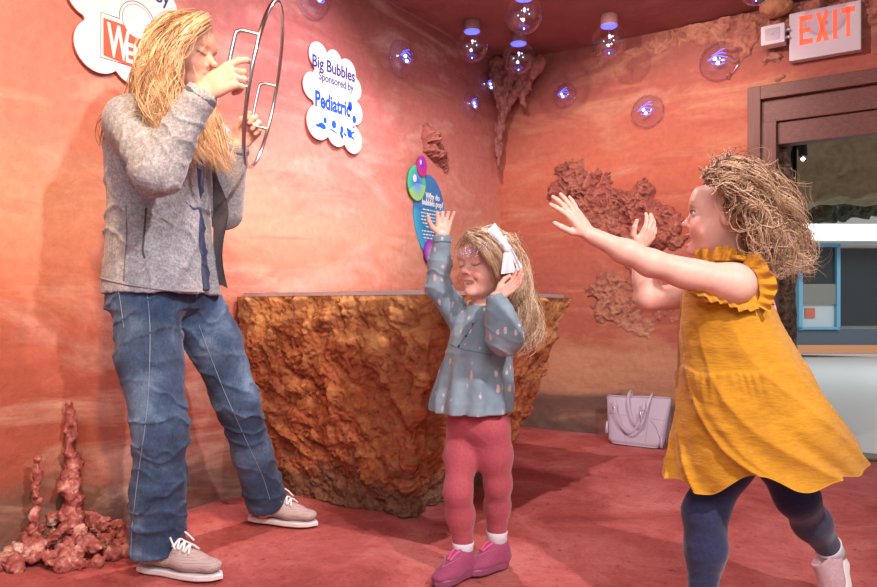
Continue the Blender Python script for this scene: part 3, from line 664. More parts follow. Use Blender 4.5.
# blue oval sign with bubbles
oc = pL(430.5, 217)
root = thing('oval_sign', 'blue oval information sign edged with coloured bubbles on the left wall', 'sign', tuple(lw(oc[0], oc[1], .03)))
M_or = mat('blue_gradient', rough=.3); t = NT(M_or); g = t.attr('Col'); t.color(g[0])
def oval(cx_, cz_, rx, rz, n0, n1, colf, m, name, rot=0, nr=14):
    th = np.linspace(0, 2*math.pi, 72, endpoint=False); rs = np.linspace(0, 1, nr); P = []; C_ = []
    for r in rs:
        for q in th:
            a, b = rx*r*math.cos(q), rz*r*math.sin(q); x = a*math.cos(rot)-b*math.sin(rot); z = a*math.sin(rot)+b*math.cos(rot)
            P.append(lw(cx_+x, cz_+z, n1)); C_.append(colf(r, q))
    F_ = [(i*72+j, i*72+(j+1) % 72, (i+1)*72+(j+1) % 72, (i+1)*72+j) for i in range(nr-1) for j in range(72)]
    base = len(P); k0 = (nr-1)*72
    for j in range(72): p = P[k0+j]; P.append(p-(n1-n0)*U); C_.append((.02,.02,.03))
    F_ += [(k0+(j), k0+(j+1) % 72, base+(j+1) % 72, base+j) for j in range(72)]
    o = addmesh(name, P, F_, m, root, smooth=False, col=C_); return o
def lerp3(a, b, t): t = min(1, max(0, t)); return tuple(a[i]+(b[i]-a[i])*t for i in range(3))
oval(oc[0], oc[1], .158, .243, .012, .034, lambda r, q: lerp3((.008,.25,.50), (.05,.46,.74), (r-.55)*2) if math.sin(q) < .2 else lerp3((.01,.25,.50), (.05,.20,.52), (r-.4)*1.6), M_or, 'board', rot=.12)
gc = pL(415.3,184); oval(gc[0], gc[1], .085, .100, .036, .046, lambda r, q: lerp3((.05,.18,.75), (.05,.65,.30), r*1.3-.25) if q < 3.6 else lerp3((.1,.4,.8), (.35,.70,.15), r*1.4-.3), M_or, 'green_bubble')
pc = pL(419.2,167.5); oval(pc[0], pc[1], .048, .060, .048, .056, lambda r, q: lerp3((.25,.04,.5), (.65,.03,.22), r) if math.sin(q) < 0 else lerp3((.1,.05,.6), (.5,.03,.35), r), M_or, 'pink_bubble')
vc = pL(428.5,252); oval(vc[0], vc[1], .055, .070, .036, .044, lambda r, q: lerp3((.5,.3,.7), (.25,.02,.45), r), M_or, 'violet_bubble')
hl = lambda px, py, rx, rz, h: poly_plate('highlight', [(pL(px,py)[0]+rx*math.cos(t), pL(px,py)[1]+rz*math.sin(t)) for t in np.linspace(0, 2*math.pi, 18, endpoint=False)], h-.0006, h, M_sgn, root)
hl(413,179,.018,.022,.0468); hl(417.5,163.5,.009,.014,.0568)
def T3(body, px, py, size, sx=1, wt=0, al='CENTER'):
    x, z0 = pL(px, py); textmesh(body, size, lambda a, b, n: lw(a, b, .0352+n), M_sgn, root, xs=sx, wt=wt, loc=(x, z0), align=al)
T3('Why do', 432.5, 200.5, .052, .85, .0012); T3('bubbles pop?', 432.5, 207, .05, .85, .0012)
R = random.Random(2)
for i, (py, wd) in enumerate(((211.5,.20),(215,.23),(218.3,.22),(221.5,.22),(224.8,.19),(228,.12),(232.5,.20),(235.8,.17),(239,.16),(242.3,.12))):
    x, z0 = pL(432-(i*.12), py); parts = []; a = x-wd/2
    while a < x+wd/2:
        b = a+R.uniform(.010,.032); parts.append(([lw(a, z0-.0035, .0355), lw(b, z0-.0035, .0355), lw(b, z0+.0035, .0355), lw(a, z0+.0035, .0355)], [(0,1,2,3)])); a = b+.006
    addmesh('text_line', *join_vf(parts), M_sgn, root, smooth=False)

# exit sign and its emergency lamp on the back wall
def bw(x, z, n=0): return room(x, -n, z)
es0 = backwall(789, 62); es1 = backwall(789, 13.5); L = es0[0]; zb, zt_ = es0[1], es1[1]
def bwn(px, py, n): # pixel survey on a plane n in front of the back wall
    r = (px-CX)/FOC; c = CORNER-W*n; s = (r*c[1]-c[0])/(U[0]-r*U[1]); y = c[1]+s*U[1]; return s, CAMH+(HOR-py)/FOC*y
EN = .075
a0 = bwn(789, 61.5, EN); a1 = bwn(789, 14, EN); L = a0[0]; zb, zt_ = a0[1], a1[1]; wdt = .34
M_ex = mat('exit_housing', (.62,.55,.58), .4); M_exl = mat('exit_letters', (.8,.08,.04), emit=(1,.10,.045), es=1.05); M_exo = mat('exit_letter_edge', (.6,.08,.05), .5)
root = thing('exit_sign', 'white exit sign with glowing orange-red letters above the doorway', 'sign', tuple(room(L, -EN, zb)), ROT)
box('housing', (L, -EN, zb), (L+wdt, -.02, zt_), M_ex, root, bev=.008, inroom=True); box('bracket', (L+.10, -.025, zb+.05), (L+.24, .0, zt_-.05), M_ex, root, inroom=True)
hgt = zt_-zb; strokes = {'E': [(0,0,.26,1),(0,.82,1,1),(0,.41,.85,.58),(0,0,1,.18)], 'I': [(.0,0,.3,1)], 'T': [(0,.82,1,1),(.37,0,.63,1)]}
lh = hgt*.60; lz = zb+hgt*.30; x = L+.052; lw_ = .062
def ex_poly(pts): poly_plate('letter', pts, EN+.0015, EN+.003, M_exl, root, fn=lambda x, z, n: room(x, -n, z))
def stroke_letter(ch, x0):
    for s in strokes[ch]: ex_poly([(x0+s[0]*lw_, lz+s[1]*lh), (x0+s[2]*lw_, lz+s[1]*lh), (x0+s[2]*lw_, lz+s[3]*lh), (x0+s[0]*lw_, lz+s[3]*lh)])
stroke_letter('E', x); x += .078; ww = .020
ex_poly([(x, lz+lh), (x+ww, lz+lh), (x+lw_, lz), (x+lw_-ww, lz)]); ex_poly([(x, lz), (x+ww, lz), (x+lw_, lz+lh), (x+lw_-ww, lz+lh)])
x += .082; stroke_letter('I', x); x += .038; stroke_letter('T', x)
b0 = bwn(761, 46, .13); b1 = bwn(784, 22, .13)
root = thing('emergency_lamp', 'square clear emergency lamp head beside the exit sign', 'lamp', tuple(room(b0[0], -.1, b0[1])), ROT)
M_lens = mat('lamp_lens', (.72,.66,.72), .12, coat=.5)
zc = (b0[1]+b1[1])/2; xc = (b0[0]+b1[0])/2; hw = (b1[0]-b0[0])/2*1.05; hh = (b1[1]-b0[1])/2
box('lamp_head', (xc-hw, -.13, zc-hh), (xc+hw, -.05, zc+hh), M_lens, root, bev=.012, inroom=True)
poly_plate('reflector', [(xc+hw*.62*sx, zc+hh*.62*sz) for sx, sz in ((-1,-1),(1,-1),(1,1),(-1,1))], .1302, .134, mat('reflector', (.85,.8,.85), .15, metal=.6), root, fn=lambda x, z, n: room(x, -n, z))
v, f = sphere_vf(room(xc, -.134, zc), .008, 10, 6); addmesh('bulb', v, f, M_ex, root)
for dz in (-.02, .02): box('arm', (xc+hw-.01, -.10, zc+dz-.006), (L+.005, -.085, zc+dz+.006), M_ex, root, inroom=True)
box('wall_mount', (xc-.02, -.055, zc-.02), (xc+.02, .0, zc+.02), M_ex, root, inroom=True)
# ================================================================== people: shared anatomy
SKIN = dict(adult=(.72,.40,.30), child=(.76,.43,.34))
def skin_mat(name):
    m = mat(name, (.7,.4,.3), .5, spec=.35, sss=.12); t = NT(m); g = t.attr('Col'); n = t.noise(t.coord(), 60, 4, .6)
    t.color(t.mix(.12, g[0], t.ramp(n, [(.35, (.6,.25,.2)), (.65, (.85,.6,.5))]))); t.bump(n, .08, .002); return m
M_skin = skin_mat('skin')
def fabric(name, col, col2=None, scale=60, rough=.85, bump=.25, sheen=.2, bd=.003, mix_=.5, stretch=(1,1,1)):
    m = mat(name, col, rough, spec=.2, sheen=sheen); t = NT(m); n = t.noise(t.coord(stretch), scale, 4, .65)
    c2 = col2 or tuple(x*.7 for x in col)
    t.color(t.ramp(n, [(.35, c2), (.65, col)])); t.bump(n, bump, bd); return m
def head(F, C, M, H, neck_to=None, neck_r=.22, mouth='closed', jaw=1.0, child=False, nose=1.0, k=None, eyes='open'):
    C = np.asarray(C, float); L = lambda x, y, z: C+M@(V(x, y, z)*H); R = lambda *r: np.array(r)*H
    cw = 1.06 if child else 1.0
    F.ell(L(-.05,0,.13), R(.43,.335*cw,.365), M, k=.03*H)
    F.ell(L(.10,0,-.14), R(.29,.265*jaw*cw,.33), M, k=.12*H)
    F.ell(L(.16,0,-.33), R(.20,.17*jaw,.14), M, k=.10*H)
    F.ell(L(.325,0,-.42), R(.07,.085,.06), M, k=.08*H)                       # chin
    ck = .14 if child else .115
    for s in (1, -1):
        F.ell(L(.235,.17*s,-.15), R(ck,ck,ck), M, k=.08*H)                   # cheeks
        F.ell(L(.325,.125*s,.115), R(.07,.10,.05), M, k=.09*H)               # brow
    F.ell(L(.34,0,.20), R(.06,.20,.13), M, k=.12*H)                          # forehead
    for s in (1, -1):
        F.ell(L(.43,.15*s,.02), R(.075,.085,.055), M, k=.06*H, op='sub')     # eye hollows
        F.ell(L(.312,.145*s,.012), R(.075,.078,.066), M, k=.02*H)            # lids and eyeball
    nz = nose*(.80 if child else 1.0); nb = .82 if child else 1.0
    F.cap(L(.355,0,.03), L(.355+.105*nz,0,-.100), .030*H, .042*H*nb, .035*H)
    F.ell(L(.365+.105*nz,0,-.110), R(.045*nb,.045*nb,.040*nb), M, k=.03*H)
    for s in (1, -1): F.ell(L(.375,.050*s,-.14), R(.045,.035,.032), M, k=.02*H); F.ell(L(.42,.026*s,-.172), R(.016,.013,.016), M, k=.012*H, op='sub')
    zm = -.265
    if mouth == 'closed':
        F.ell(L(.345,0,zm+.017), R(.050,.098,.020), M, k=.022*H); F.ell(L(.340,0,zm-.025), R(.052,.082,.025), M, k=.022*H)
        F.ell(L(.405,0,zm-.002), R(.02,.10,.006), M, k=.012*H, op='sub')
    elif mouth == 'smile':
        F.ell(L(.345,0,zm+.022), R(.050,.115,.020), M, k=.022*H); F.ell(L(.33,0,zm-.050), R(.052,.095,.024), M, k=.022*H)
        F.ell(L(.395,0,zm-.012), R(.085,.125,.034), M, k=.010*H, op='sub')
        for s in (1, -1): F.ell(L(.27,.175*s,-.165), R(.10,.085,.075), M, k=.05*H); F.ell(L(.345,.140*s,zm+.02), R(.03,.02,.03), M, k=.03*H, op='sub')
    else:
        F.ell(L(.370,0,zm+.030), R(.066,.085,.030), M, k=.020*H); F.ell(L(.345,0,zm-.095), R(.072,.078,.030), M, k=.020*H)
        F.ell(L(.41,0,zm-.030), R(.14,.105,.042), M, k=.010*H, op='sub')
    for s in (1, -1):                                                        # ears
        F.ell(L(-.02,.335*s*cw,-.02), R(.085,.030,.125), M@np.array([[1,0,-.2],[0,1,0],[.2,0,1]]) if False else M, k=.03*H)
        F.ell(L(-.005,.372*s*cw,-.005), R(.045,.022,.075), M, k=.014*H, op='sub')
    if neck_to is not None: F.cap(L(-.10,0,-.25), neck_to, neck_r*H*.98, neck_r*H*1.1, .07*H)
def face_paint(P, C, M, H, base, col=None, mouth='closed', lash=False, blush=1.0, lip=(.62,.20,.18), brow=(.36,.20,.10)):
    if col is None: col = np.tile(np.array(base, float), (len(P), 1))
    q = (P-np.asarray(C))@M/H; x, y, z = q.T
    def put(m, c): m = np.clip(m, 0, 1)[:, None]; col[:] = col*(1-m)+np.array(c)*m
    near = (x > .05) & (np.abs(q).max(1) < .7)
    for s in (1, -1):
        put(near*np.exp(-(((y-.19*s)/.10)**2+((z+.14)/.09)**2))*.45*blush, (.78,.22,.18))
        put((x > .2)*sstep(.022, .010, np.abs(z-(.125+.02*np.cos((y*s-.15)*14))))*sstep(.10, .07, np.abs(y*s-.155))*.55, brow)
        if lash: put((x > .2)*sstep(.012, .004, np.abs(z+.028+.03*np.cos((y*s-.15)*18)-.03+.0))*sstep(.085, .07, np.abs(y*s-.148)), (.10,.05,.04))
    put((x > .3)*np.exp(-((y/.06)**2+((z+.13)/.05)**2))*.3*blush, (.8,.25,.2))
    zm = -.265; g = {'closed': (.10,.034,0), 'smile': (.125,.062,-.012), 'open': (.092,.110,-.035)}[mouth]
    put((x > .27)*sstep(1.15, .85, np.sqrt((y/g[0])**2+((z-zm-g[2])/g[1])**2))*.75, lip)
    if mouth != 'closed':
        gi = (.108,.026,-.008) if mouth == 'smile' else (.075,.052,-.035)
        put((x > .2)*sstep(1.15, .9, np.sqrt((y/gi[0])**2+((z-zm-gi[2])/gi[1])**2))*(x < (.372 if mouth == 'smile' else .35)), (.25,.04,.04))
        if mouth == 'smile': put((x > .22)*sstep(1.08, .92, np.sqrt((y/.105)**2+((z-zm-.001)/.021)**2)), (.92,.88,.82))
    return col
def eye(C, M, H, s, parent, iris=(.16,.26,.34), out=.35, gaze=0.0, open_=.030):
    """the visible almond of the eyeball, lying in the lids"""
    c = np.asarray(C)+M@(V(.312,.145*s,.012)*H); n1, n2 = 26, 16; A = np.linspace(-1, 1, n1); B = np.linspace(-1, 1, n2); P, Cc = [], []
    for a in A:
        hh = open_*(1-a*a)**.7
        for b in B:
            ya = .064*a; za = hh*b; an = ya/.075+out*s*1.0; el = za/.066
            d = V(math.cos(an)*math.cos(el)*.075, math.sin(an)*math.cos(el)*.078, math.sin(el)*.066)*1.035
            P.append(c+M@(d*H)); r = math.hypot(ya-gaze*s, (za-.004)*1.0); Cc.append((.012,.012,.012) if r < .011 else iris if r < .026 else (.80,.76,.74))
    if 'eye_surface' not in bpy.data.materials: m = mat('eye_surface', rough=.1, coat=.6); t = NT(m); t.color(t.attr('Col')[0])
    P = np.array(P); o = addmesh('eye', P, grid_faces(n1, n2), bpy.data.materials['eye_surface'], parent, col=Cc)
    top = P.reshape(n1, n2, 3)[:, -1]; dv = M@V(.006,0,.004)*H
    if 'lash' not in bpy.data.materials: mat('lash', (.07,.035,.025), .8)
    tube('eyelashes', top+dv, .0011, bpy.data.materials['lash'], parent, 5); return o
def hand(F, Wr, f, n, thumbside, L, curls, spread=.10, thumb=None, rr=1.0, k=.004, wrist_r=None, wide=1.0):
    """f: towards the fingers, n: way the palm faces, curls: (knuckle, middle, tip) bends index..little"""
    Wr = np.asarray(Wr, float); f = nrm(f); n = nrm(n-f*(np.asarray(n)@f)); t = nrm(np.cross(f, n)); t = t if t@np.asarray(thumbside) > 0 else -t
    offs = np.array([.165,.058,-.052,-.155])*L*wide; fl = np.array([.43,.48,.45,.35])*L; pl = np.array([.50,.52,.50,.46])*L; r0 = np.array([.050,.052,.049,.043])*L*rr
    tips = []
    for i in range(4):
        b0 = Wr+t*offs[i]*.55+f*.03*L; b1 = Wr+f*pl[i]+t*offs[i]
        F.cap(b0, b1, .085*L*rr, .066*L*rr, .03*L, (n, 1.05))
        d = nrm(f+t*spread*[1.1,.35,-.45,-1.3][i]); p = b1; c = curls[i] if isinstance(curls[0], tuple) else curls; ax = np.cross(d, n); P = [p]
        for sg, an in zip((.46,.31,.25), c): d = rotv(d, ax, an); p = p+d*fl[i]*sg; P.append(p)
        rs = [r0[i]*1.12, r0[i]*1.03, r0[i]*.96, r0[i]*.80]
        for j in range(3): F.cap(P[j], P[j+1], rs[j], rs[j+1], k if j else .02*L)
        tips.append(P)
    F.ell(Wr+f*.22*L+t*.02*L+n*.015*L, (.18*L,.20*L*wide,.095*L), np.stack([f, t, n], 1), k=.05*L)
    if thumb is None: thumb = [nrm(t*.8+f*.75+n*.25), nrm(t*.45+f*.9+n*.2), nrm(t*.25+f*1+n*.2)]
    p = Wr+f*.10*L+t*.10*L+n*.02*L; rs = [.085*L,.066*L,.058*L,.046*L]; T_ = [p]
    for j, (dd, sg) in enumerate(zip(thumb, (.25,.19,.16))):
        q = p+nrm(dd)*sg*L; F.cap(p, q, rs[j]*rr, rs[j+1]*rr, .035*L if j == 0 else k); p = q; T_.append(p)
    return tips, T_
def folds(p, c, ax, R, freq, amp, seed=0, warp=.6):
    """cloth wrinkles fading away from c; ridges run across ax"""
    q = p-np.asarray(c); d2 = (q**2).sum(1); s = q@nrm(ax)*freq+fbm(p*V(9,9,9)+seed, 3)*warp*3
    r = 1-np.abs(np.sin(s)); return -amp*(r**3.0-.15)*np.exp(-d2/R**2)
def locks(guides, n, rad, pts, th, seed, curl=(0,1), taper=.35, clump=.75, len_var=.2, per=10, inner=.0035, amp_tip=1.0, st=(0,.3)):
    """hair in locks: n strands gathered in bunches of `per` that share a path and a curl"""
    R = np.random.RandomState(seed); Gs = [catmull(g, pts) for g in guides]; out = []; t = np.linspace(0, 1, pts)
    for L in range(max(1, n//per)):
        k = R.uniform(0, max(len(Gs)-1.001, .0)); a = int(k); f = k-a
        g = Gs[a]*(1-f)+Gs[a+1]*f if len(Gs) > 1 else Gs[0]
        o = R.normal(size=3)*rad*.6; amp = curl[0]*R.uniform(.5, 1.5); ph = R.rand()*6.3; fq = curl[1]*R.uniform(.75, 1.25); Lb = 1-R.rand()*len_var
        e1 = nrm(R.normal(size=3)); e2 = nrm(np.cross(e1, R.normal(size=3)))
        for i in range(per):
            Ln = Lb*(1-R.rand()*.12); tt = t*Ln*(pts-1); ii = np.clip(tt.astype(int), 0, pts-2); ff = (tt-ii)[:, None]; gg = g[ii]*(1-ff)+g[ii+1]*ff
            env = sstep(st[0], st[1], t)[:, None]*(1+(amp_tip-1)*t[:, None]); q = R.normal(size=3)*inner*(1+.9*np.abs(np.sin(t*3+ph)))[:, None]; p2 = ph+R.normal()*.18; am = amp*R.uniform(.85, 1.15)
            out.append(gg+o*(.35+.65*env)+q+am*env*(e1*np.sin(t*fq*6.28+p2)[:, None]+e2*np.cos(t*fq*6.28+p2)[:, None]))
    P = np.array(out); Rr = th*(R.uniform(.7, 1.3, (len(P), 1)))*(1-(1-taper)*t[None]**2); Rr[:, -1] *= .2
    return P, Rr
def hair_mat(name, dark, mid, light, rough=.42):
    m = mat(name, mid, rough, spec=.45); t = NT(m); g = t.attr('Col'); n = t.noise(t.coord(), 9, 3, .6)
    sp = t.n('ShaderNodeSeparateColor'); t.l(g[0], sp.inputs[0])
    c = t.ramp(t.math('ADD', t.math('MULTIPLY', sp.outputs[0], .6), t.math('MULTIPLY', n, .4)), [(.28, dark), (.5, mid), (.74, light)]); t.color(c); return m
def add_hair(name, bundles, m, parent, sides=4, seed=0):
    R = np.random.RandomState(seed); vs, fs, cs, o = [], [], [], 0
    for P, Rr in bundles:
        v, f = strands_vf((P, Rr), sides); c = np.repeat(np.clip(np.repeat(R.rand(len(P)//10+1), 10)[:len(P)]*.7+R.rand(len(P))*.3, 0, 1), P.shape[1]*sides)
        vs.append(v); fs.append(f+o); cs.append(c); o += len(v)
    c = np.concatenate(cs)[:, None]
    return addmesh(name, np.vstack(vs), np.vstack(fs), m, parent, col=np.hstack([c, c, c]))
def shoe(F, heel, toe, up, wid, hgt, ankle=None, ar=.04, toe_w=1.0, heel_lift=0):
    heel = np.asarray(heel, float); toe = np.asarray(toe, float); f = nrm(toe-heel); L = np.linalg.norm(toe-heel); M = frame(f, up); u = M[:, 2]
    p = lambda s, h: heel+f*L*s+u*h
    F.chain([p(.13,.30*hgt), p(.34,.34*hgt), p(.62,.30*hgt), p(.86,.24*hgt)], [wid*.40, wid*.40, wid*.48*toe_w, wid*.38*toe_w], .02, (u, 1.75))
    F.chain([p(.14,.55*hgt), p(.30,.80*hgt)], [wid*.36, wid*.33], .02)
    F.chain([p(.28,.80*hgt), p(.50,.52*hgt), p(.70,.34*hgt)], [wid*.32, wid*.31, wid*.30], .02)
    return M, p, L
def sole(name, heel, toe, up, wid, th, m, parent, toe_w=1.0, base=0):
    heel = np.asarray(heel, float); toe = np.asarray(toe, float); f = nrm(toe-heel); L = np.linalg.norm(toe-heel); M = frame(f, up); l, u = M[:, 1], M[:, 2]
    s = np.linspace(0, math.pi*2, 56, endpoint=False); P = []
    for a in s:
        x = .5-.5*math.cos(a); w_ = np.interp(x, [0,.05,.15,.35,.6,.8,.93,1], [0,.28,.37,.36,.47*toe_w,.46*toe_w,.30*toe_w,0])*math.copysign(1, math.sin(a))
        P.append(heel+f*L*x+l*w_*wid)
    P = np.array(P); n = len(P); lay = [(0, .97), (th*.2, 1.02), (th*.8, 1.02), (th, .96)]; c = P.mean(0)
    v = np.vstack([c+(P-c)*sc+u*(h+base) for h, sc in lay]); F_ = [(r*n+i, r*n+(i+1) % n, (r+1)*n+(i+1) % n, (r+1)*n+i) for r in range(3) for i in range(n)]+[tuple(range(n))[::-1], tuple(range(3*n, 4*n))]
    return addmesh(name, v, F_, m, parent, smooth=False)
# ================================================================== the woman with the hoop
wf = nrm(V(.93,-.36,0)); wr = nrm(V(wf[1], -wf[0], 0))       # facing, and her right-hand side
woman = thing('person', 'standing woman in grey fleece jacket and blue jeans holding a metal hoop to her face', 'person', (-.80,2.32,0))
HC = at(183,54,2.25); HM = frame(V(.985,-.10,-.13), V(.10,0,1)); HH = .222
rs = at(128,120,2.15); re = at(158,172,1.96); rw_ = at(203,92,1.940)
ls = V(-.76,2.47,1.37); le = at(224,212,2.56); lw_w = at(237,146,2.475)
hipc = V(-.872,2.37,.90); rh = hipc+wr*.095; lh_ = hipc-wr*.095
rk = at(161,430,2.20); ra = at(160,552,2.235); lk = at(238,402,2.50); la = at(264,508,2.70)
chest = V(-.888,2.335,1.22)
F = Field((-1.12,1.82,.02), (-.42,2.90,1.74), .0036)
head(F, HC, HM, HH, at(158,110,2.28), .23, 'closed', .92)
F.chain([hipc+V(0,0,.02), chest-V(0,0,.10), chest+V(0,0,.10)], [.105,.095,.108], .05, (wf, 1.25))
F.chain([rs, chest+V(0,0,.14), ls], [.05,.075,.05], .05)
for S, E, Wq in ((rs, re, rw_), (ls, le, lw_w)): F.chain([S, E, Wq], [.048,.040,.0255], .02)
for S, K, A in ((rh, rk, ra), (lh_, lk, la)): F.chain([S, K, A], [.078,.052,.036], .03)
barR = at(232,62,1.955); barL = at(259,116,2.445)
fR = nrm(barR-rw_+V(0,0,-.005)); 
hand(F, rw_, nrm(V(.87,.0,.50)), nrm(V(.15,.99,-.05)), V(-.3,.2,.9), .178, [(.30,.55,.35),(.95,1.25,.6),(1.05,1.3,.7),(1.1,1.35,.7)], .07, [nrm(V(.55,.6,.55)), nrm(V(.8,.35,.35)), nrm(V(.95,.1,.2))], 1.0, .004)
hand(F, lw_w, nrm(V(.62,-.02,.78)), nrm(V(.25,-.95,-.1)), V(-.4,-.2,.9), .172, [(.75,1.1,.7),(.85,1.15,.7),(.95,1.2,.7),(1.0,1.2,.7)], .06, [nrm(V(.2,-.6,.75)), nrm(V(.6,-.45,.6)), nrm(V(.9,-.2,.2))], 1.0, .004)
F.build('body', M_skin, woman, lambda P: face_paint(P, HC, HM, HH, SKIN['adult'], lash=True, brow=(.42,.24,.12)))

# fleece jacket
M_fleece = mat('grey_fleece', rough=.95, spec=.1, sheen=.3); t = NT(M_fleece); vec = t.coord(); n = t.noise(vec, 130, 3, .7); n2 = t.noise(vec, 45, 3, .6)
c = t.ramp(n, [(.36, (.19,.205,.235)), (.55, (.33,.35,.385)), (.7, (.52,.54,.57))]); t.color(t.mix(.25, c, t.ramp(n2, [(.35, (.22,.235,.26)), (.65, (.50,.52,.56))]))); t.bump(n, .5, .004)
M_trim = fabric('jacket_trim', (.13,.125,.15), None, 90); M_lining = fabric('dark_lining', (.10,.085,.10), None, 60, .5)
ja = math.atan2(wf[1], wf[0])
JC = V(-.885,2.335,0)
def jrow(z, off_f, off_r, a, b): c = JC+wf*off_f+wr*off_r; return (z, c[0], c[1], a, b, ja)
F = Field((-1.16,1.85,.82), (-.55,2.70,1.50), .0042)
F.loft([jrow(.845,.01,0,.158,.180), jrow(.90,.005,0,.154,.178), jrow(1.0,0,0,.142,.172), jrow(1.1,.0,0,.128,.170), jrow(1.2,.0,0,.132,.176), jrow(1.30,-.004,0,.130,.180), jrow(1.37,-.012,0,.108,.165), jrow(1.41,-.02,0,.085,.115), jrow(1.435,-.018,0,.074,.080), jrow(1.455,-.012,0,.070,.072)], k=.02, pw=2.3)
F.chain([rs+V(0,0,.0), re, rw_-nrm(rw_-re)*.012], [.064,.056,.043], .05)
F.ell(rs+V(.02,.02,.0), (.075,.075,.068), k=.05)
F.chain([ls, le, lw_w-nrm(lw_w-le)*.01], [.062,.058,.044], .035)
# jacket hangs open at the front: a wedge removed, showing the shirt
rightf = nrm(wf+wr*.0)
F.warp(lambda p: folds(p, re+V(-.01,0,.03), nrm(re-rs), .12, 75, .011, 1)+folds(p, (rs+re)/2, nrm(re-rs)+V(.2,0,.2), .12, 60, .010, 5)+folds(p, (re+rw_)/2, nrm(rw_-re)+V(.3,0,-.2), .10, 60, .007, 8)
       +folds(p, V(-.93,2.2,1.08), V(.3,.2,1), .2, 28, .008, 3)+folds(p, V(-.78,2.2,.98), V(.9,-.2,.35), .2, 30, .009, 4)+fbm(p*V(7,7,4), 3)*.005, .04)
# hem band drawn in a little
F.cap(rw_-nrm(rw_-re)*.016, rw_+nrm(rw_-re)*.03, .037, .036, .004, op='sub')
F.cap(lw_w-nrm(lw_w-le)*.012, lw_w+nrm(lw_w-le)*.03, .037, .036, .004, op='sub')
# opening at the front
gc_ = JC+wf*.160-wr*.052
F.cap(V(gc_[0],gc_[1],.80), V(gc_[0],gc_[1],1.13), .050, .036, .006, op='sub'); F.cap(V(gc_[0],gc_[1],1.13), V(gc_[0],gc_[1],1.44)-wf*.04, .036, .032, .006, op='sub')
F.cap(hipc-V(0,0,.10), hipc-V(0,0,.02), .135, .135, .01, (wf, 1.2), op='sub')
jk = F.build('fleece_jacket', M_fleece, woman)
# trim: hem piping, zip edge, pocket zip, side seam
def surf_path(ob, P, d, off=.0015):
    """project points along -d onto the mesh so trim lies on the cloth"""
    dg = bpy.context.evaluated_depsgraph_get(); inv = ob.matrix_world.inverted(); out = []
    for p in P:
        hit, loc, nor, _ = ob.ray_cast(Vector(p), Vector(nrm(d)))
        if hit: out.append(np.array(loc)+np.array(nor)*off)
    return np.array(out)
bpy.context.view_layer.update()
def on_cloth(ob, pix, r, m, name, parent, n=40, off=.001, sides=6, y0=1.0):
    P = []
    q = catmull([V(a, b, 0) for a, b in pix], n)
    for a, b, _ in q:
        p0 = at(a, b, .3); d = nrm(at(a, b, 1)-V(0,0,CAMH)); hit, loc, nor, _i = ob.ray_cast(Vector(p0), Vector(d))
        if hit: P.append(np.array(loc)+np.array(nor)*off)
    if len(P) > 3: return tube(name, smooth_path(P), r, m, parent, sides)
def smooth_path(P, it=2):
    P = np.array(P)
    for _ in range(it): P[1:-1] = (P[:-2]+P[1:-1]*2+P[2:])/4
    return P
on_cloth(jk, [(146,208),(145,222),(144,236),(143,250),(145,258)], .0028, M_lining, 'pocket_zip', jk)
on_cloth(jk, [(97,277),(120,283),(150,288),(180,291),(209,292)], .0035, fabric('hem_piping', (.33,.31,.34)), 'hem_piping', jk, 60)
on_cloth(jk, [(126,205),(127,235),(125,262),(124,281)], .0012, M_trim, 'side_seam', jk)
v, f = tube_vf([rw_-nrm(rw_-re)*.022, rw_-nrm(rw_-re)*.014, rw_-nrm(rw_-re)*.006], [.0445,.0455,.0435], 28, caps=False); addmesh('cuff_band', v, f, M_trim, jk)
v, f = tube_vf([lw_w-nrm(lw_w-le)*.02, lw_w-nrm(lw_w-le)*.012, lw_w-nrm(lw_w-le)*.005], [.0445,.0455,.0435], 28, caps=False); addmesh('cuff_band', v, f, M_trim, jk)
# zip edges along the opening and the far front panel with its dark lining
def panel(name, side, m, w0, col_m):
    zs = np.linspace(.85, 1.40, 26); base = JC; P = []
    for z in zs:
        dep = .150-.012*max(0, z-.9)-.05*max(0, z-1.25); c = base+wf*dep-wr*.055+wr*side*(.058-.010*(z-.85))
        P.append([c+V(0,0,z)+wf*.002, c+V(0,0,z)+wf*(.030+.006*math.sin(z*22+side))+wr*side*.012*math.sin(z*13), c+V(0,0,z)+wf*(.030+.006*math.sin(z*22+side))+wr*side*(.006+.012*math.sin(z*13)), c+V(0,0,z)+wr*side*.010])
    P = np.array(P); return addmesh(name, P.reshape(-1, 3), grid_faces(len(zs), 4), col_m, jk)

pf = []
zs = np.linspace(.862, 1.32, 40); ys = np.linspace(0, 1, 14); base = JC
for th in (0, .006):
    for z in zs:
        for s in ys:
            c = base+wf*(.118+(.060+.012*math.sin(z*17+1))*s*float(sstep(1.30,1.08,z))-.03*max(0, z-1.1))-wr*(.112+.012*math.sin(z*11)*s-.01*s+th); pf.append(c+V(0,0,z+.012*math.sin(s*3)))
nz_, ns_ = 40, 14; f0 = grid_faces(nz_, ns_)
addmesh('front_panel_lining', np.array(pf), np.vstack([f0, f0[:, ::-1]+nz_*ns_]), M_lining, jk)
# collar
th = np.linspace(-2.5, 2.5, 50); hs = np.linspace(0, 1, 8); P = []
cb = HC+HM@(V(-.12,0,-.46)*HH); cb = JC+V(.0,-.01,0)
for a in th:
    d = -wf*math.cos(a)+wr*math.sin(a)
    for h_ in hs: P.append(cb+d*(.074+.012*h_+.004*math.sin(a*5))+V(0,0,1.42+.045*h_)+wf*.0)
P = np.array(P); Q = P.copy(); Q[:, 2] -= .002
for i in range(len(Q)): dd = Q[i]-cb; dd[2] = 0; Q[i] -= nrm(dd)*.006
f0 = grid_faces(50, 8); addmesh('collar', np.vstack([P, Q]), np.vstack([f0, f0[:, ::-1]+400]), M_fleece, jk)
